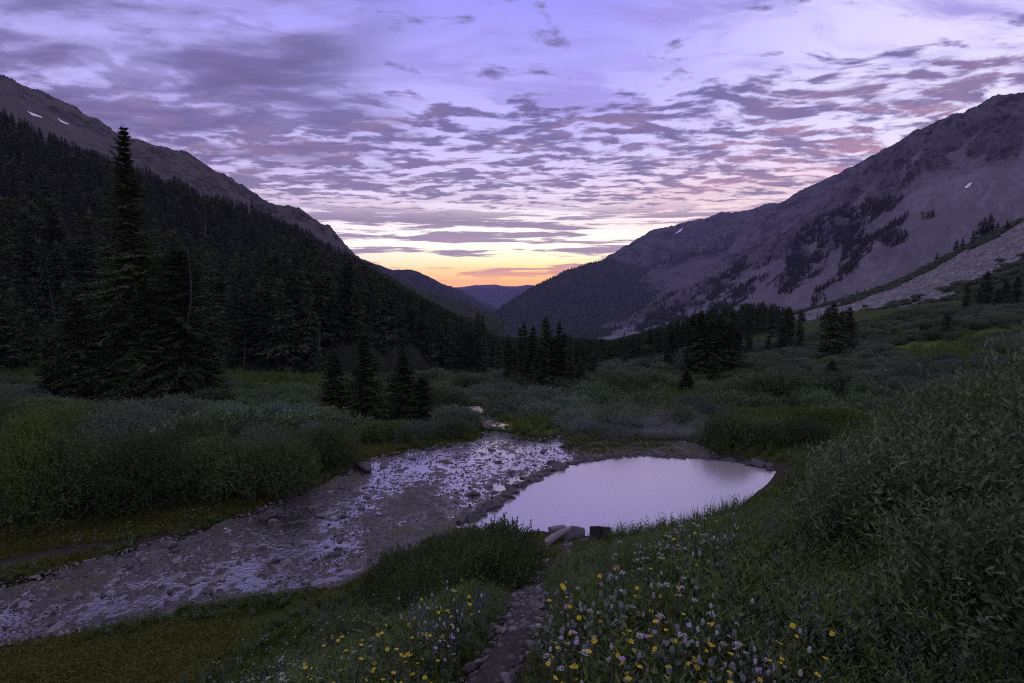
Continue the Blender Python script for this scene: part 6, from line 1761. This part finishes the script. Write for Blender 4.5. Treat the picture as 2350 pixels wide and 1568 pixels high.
for i, (x, b, tp_, ln_, lb) in enumerate([(128, 740, 640, -18, 'grey snag in the clearing left of the big clump'), (728, 505, 430, 0, ''), (170, 790, 690, 10, 'pale dead tree below the grassy clearing'), (545, 335, 262, 0, ''),
                                          (600, 660, 560, 4, 'tall grey snag in the middle of the left forest'), (470, 580, 480, 2, 'grey snag right of the big clump, high in the forest'), (672, 745, 660, 2, 'grey snag by the rocky clearing in the left forest'), (735, 820, 740, -4, 'grey snag behind the young spruces'), (860, 720, 640, 0, 'thin grey snag low on the left slope'), (905, 830, 760, 3, 'thin grey snag at the foot of the left slope'), (560, 840, 770, 4, 'grey snag at the back of the meadow')]):
    if not lb: continue
    Yl = left_Y(x, b) - 6
    snag(x, b, tp_, lb, ln_, 7, 10 + i, Y=max(Yl, 45), r=max(.10, Yl * .0011))
snag(1186, 898, 845, 'grey dead trunk standing at the foot of the valley stand', 0, 5, 31, r=.10)
snag(1662, 862, 775, 'pale bare trunk in the right part of the black clump on the bench', 1, 6, 32, r=.11)
snag(1160, 840, 770, 'grey dead spruce at the left end of the valley stand', 2, 6, 33, r=.10)

# snow patches
def snow(name_m, poly, label, lift):
    M = MOUNTAINS[name_m]; P = M['P']; nr, nc = P.shape[:2]
    Dp = project(P.reshape(-1, 3)).reshape(nr, nc, 2); poly = np.array(poly, float)
    # finer points on the mountain's own surface
    lo, hi_ = poly.min(0) - 3, poly.max(0) + 3
    c = 0.25 * (Dp[:-1, :-1] + Dp[1:, :-1] + Dp[1:, 1:] + Dp[:-1, 1:]); ex = 6
    ij = np.argwhere((c[..., 0] > lo[0] - ex) & (c[..., 0] < hi_[0] + ex) & (c[..., 1] > lo[1] - ex) & (c[..., 1] < hi_[1] + ex) & (M['rr'][:-1, None] < 3.2))
    Vs, Fs = [], []; k = 8
    for i, j in ij:
        a, b = np.meshgrid(np.linspace(0, 1, k + 1), np.linspace(0, 1, k + 1), indexing='ij')
        a, b = a.ravel()[:, None], b.ravel()[:, None]
        Q = (P[i, j] * (1 - a) + P[i + 1, j] * a) * (1 - b) + (P[i, j + 1] * (1 - a) + P[i + 1, j + 1] * a) * b
        dq = project(Q); ins = inpoly(dq, poly)
        vec = unit(np.array([0, 0, CAMZ]) - Q)
        Q = Q + np.array([0, 0, lift]) + vec * lift
        o_ = sum(len(v) for v in Vs)
        ii = np.arange((k + 1) ** 2).reshape(k + 1, k + 1)
        f = np.stack([ii[:-1, :-1], ii[1:, :-1], ii[1:, 1:], ii[:-1, 1:]], -1).reshape(-1, 4)
        f = f[ins[f].sum(1) >= 2]
        if len(f): Vs.append(Q); Fs.append(f + o_)
    if not Fs: return print('no snow', label)
    tag(obj('snow_patch', mesh_np('snow_patch', np.vstack(Vs), np.vstack(Fs), [M_snow])), label, 'snow patch', 'snow patches on the mountains')
snow('left_mountain', [(0, 186), (10, 192), (24, 208), (46, 218), (44, 220), (22, 214), (8, 205), (0, 200)], 'long snow patch high on the crest of the left mountain', .5)
snow('left_mountain', [(62, 256), (76, 261), (98, 270), (94, 271), (74, 266)], 'thin snow streak on the left mountain above the forest', .5)
snow('left_mountain', [(131, 272), (142, 276), (158, 284), (156, 287), (140, 281)], 'slanting snow patch right of the thin streak on the left mountain', .5)
snow('right_mountain', [(2213, 432), (2222, 423), (2231, 420), (2227, 428), (2219, 434)], 'small bright snow patch on the scree of the right mountain', 1.0)
snow('back_ridge', [(1548, 538), (1560, 528), (1568, 524), (1562, 532)], 'tiny snow streak near the crest of the back ridge', 2.0)

# ------------------------------------------------------------------ steam over the pool and the evening haze
c = at_z(1450, 1030, 0.0)
bm = bmesh.new(); bmesh.ops.create_icosphere(bm, subdivisions=4, radius=1.0)
me = bpy.data.meshes.new('steam'); bm.to_mesh(me); bm.free()
m = bpy.data.materials.new('steam'); m.use_nodes = True
t = NT(m.node_tree)
tc = t.n('ShaderNodeTexCoord').outputs['Object']
ln = t.n('ShaderNodeVectorMath', operation='LENGTH'); t.link(tc, ln.inputs[0])
fall = t.sstep(ln.outputs['Value'], 1.0, 0.1)
nn = t.sstep(t.noise(t.vm('MULTIPLY', tc, (1.5, 1.0, 1.4)), 2.4, 4, 0.6), 0.38, 0.72)
pv = t.n('ShaderNodeVolumePrincipled')
pv.inputs['Color'].default_value = (0.92, 0.90, 0.94, 1)
t.put(pv.inputs['Density'], t.mul(t.mul(fall, nn), 0.34))
o = t.n('ShaderNodeOutputMaterial'); t.link(pv.outputs[0], o.inputs['Volume'])
me.materials.append(m)
tag(obj('steam', me, None, (c[0] + .6, c[1] + 1.2, 0.45), (0, 0, R(-4)), (4.2, 1.9, 1.05)), 'thin steam drifting over the far rim of the hot pool', kind='stuff')

zs = [mm['P'].reshape(-1, 3)[:, 2].max() for mm in MOUNTAINS.values()]; ztop = max(zs) + 8
zb_ = min([mm['P'].reshape(-1, 3)[:, 2].min() for mm in MOUNTAINS.values()] + [-330.0]) - 1.5
allx = np.concatenate([mm['P'].reshape(-1, 3) for mm in MOUNTAINS.values()])
x0, x1 = min(allx[:, 0].min(), -7500) - 60, max(allx[:, 0].max(), 7500) + 60
y0, y1 = -400, max(allx[:, 1].max(), 10300) + 60
V = [(x0, y0, zb_), (x1, y0, zb_), (x1, y1, zb_), (x0, y1, zb_), (x0, y0, ztop), (x1, y0, ztop), (x1, y1, ztop), (x0, y1, ztop)]
me = mesh_np('haze', V, [(3, 2, 1, 0), (4, 5, 6, 7), (0, 1, 5, 4), (1, 2, 6, 5), (2, 3, 7, 6), (3, 0, 4, 7)])
m = bpy.data.materials.new('haze'); m.use_nodes = True
t = NT(m.node_tree)
pv = t.n('ShaderNodeVolumePrincipled')
pv.inputs['Color'].default_value = (0.52, 0.49, 0.95, 1)
pv.inputs['Density'].default_value = HAZE
pv.inputs['Anisotropy'].default_value = 0.0
o = t.n('ShaderNodeOutputMaterial'); t.link(pv.outputs[0], o.inputs['Volume'])
me.materials.append(m)
tag(obj('haze', me), 'thin violet evening haze filling the valley', kind='stuff')
print('haze box', x0, x1, y0, y1, zb_, ztop)
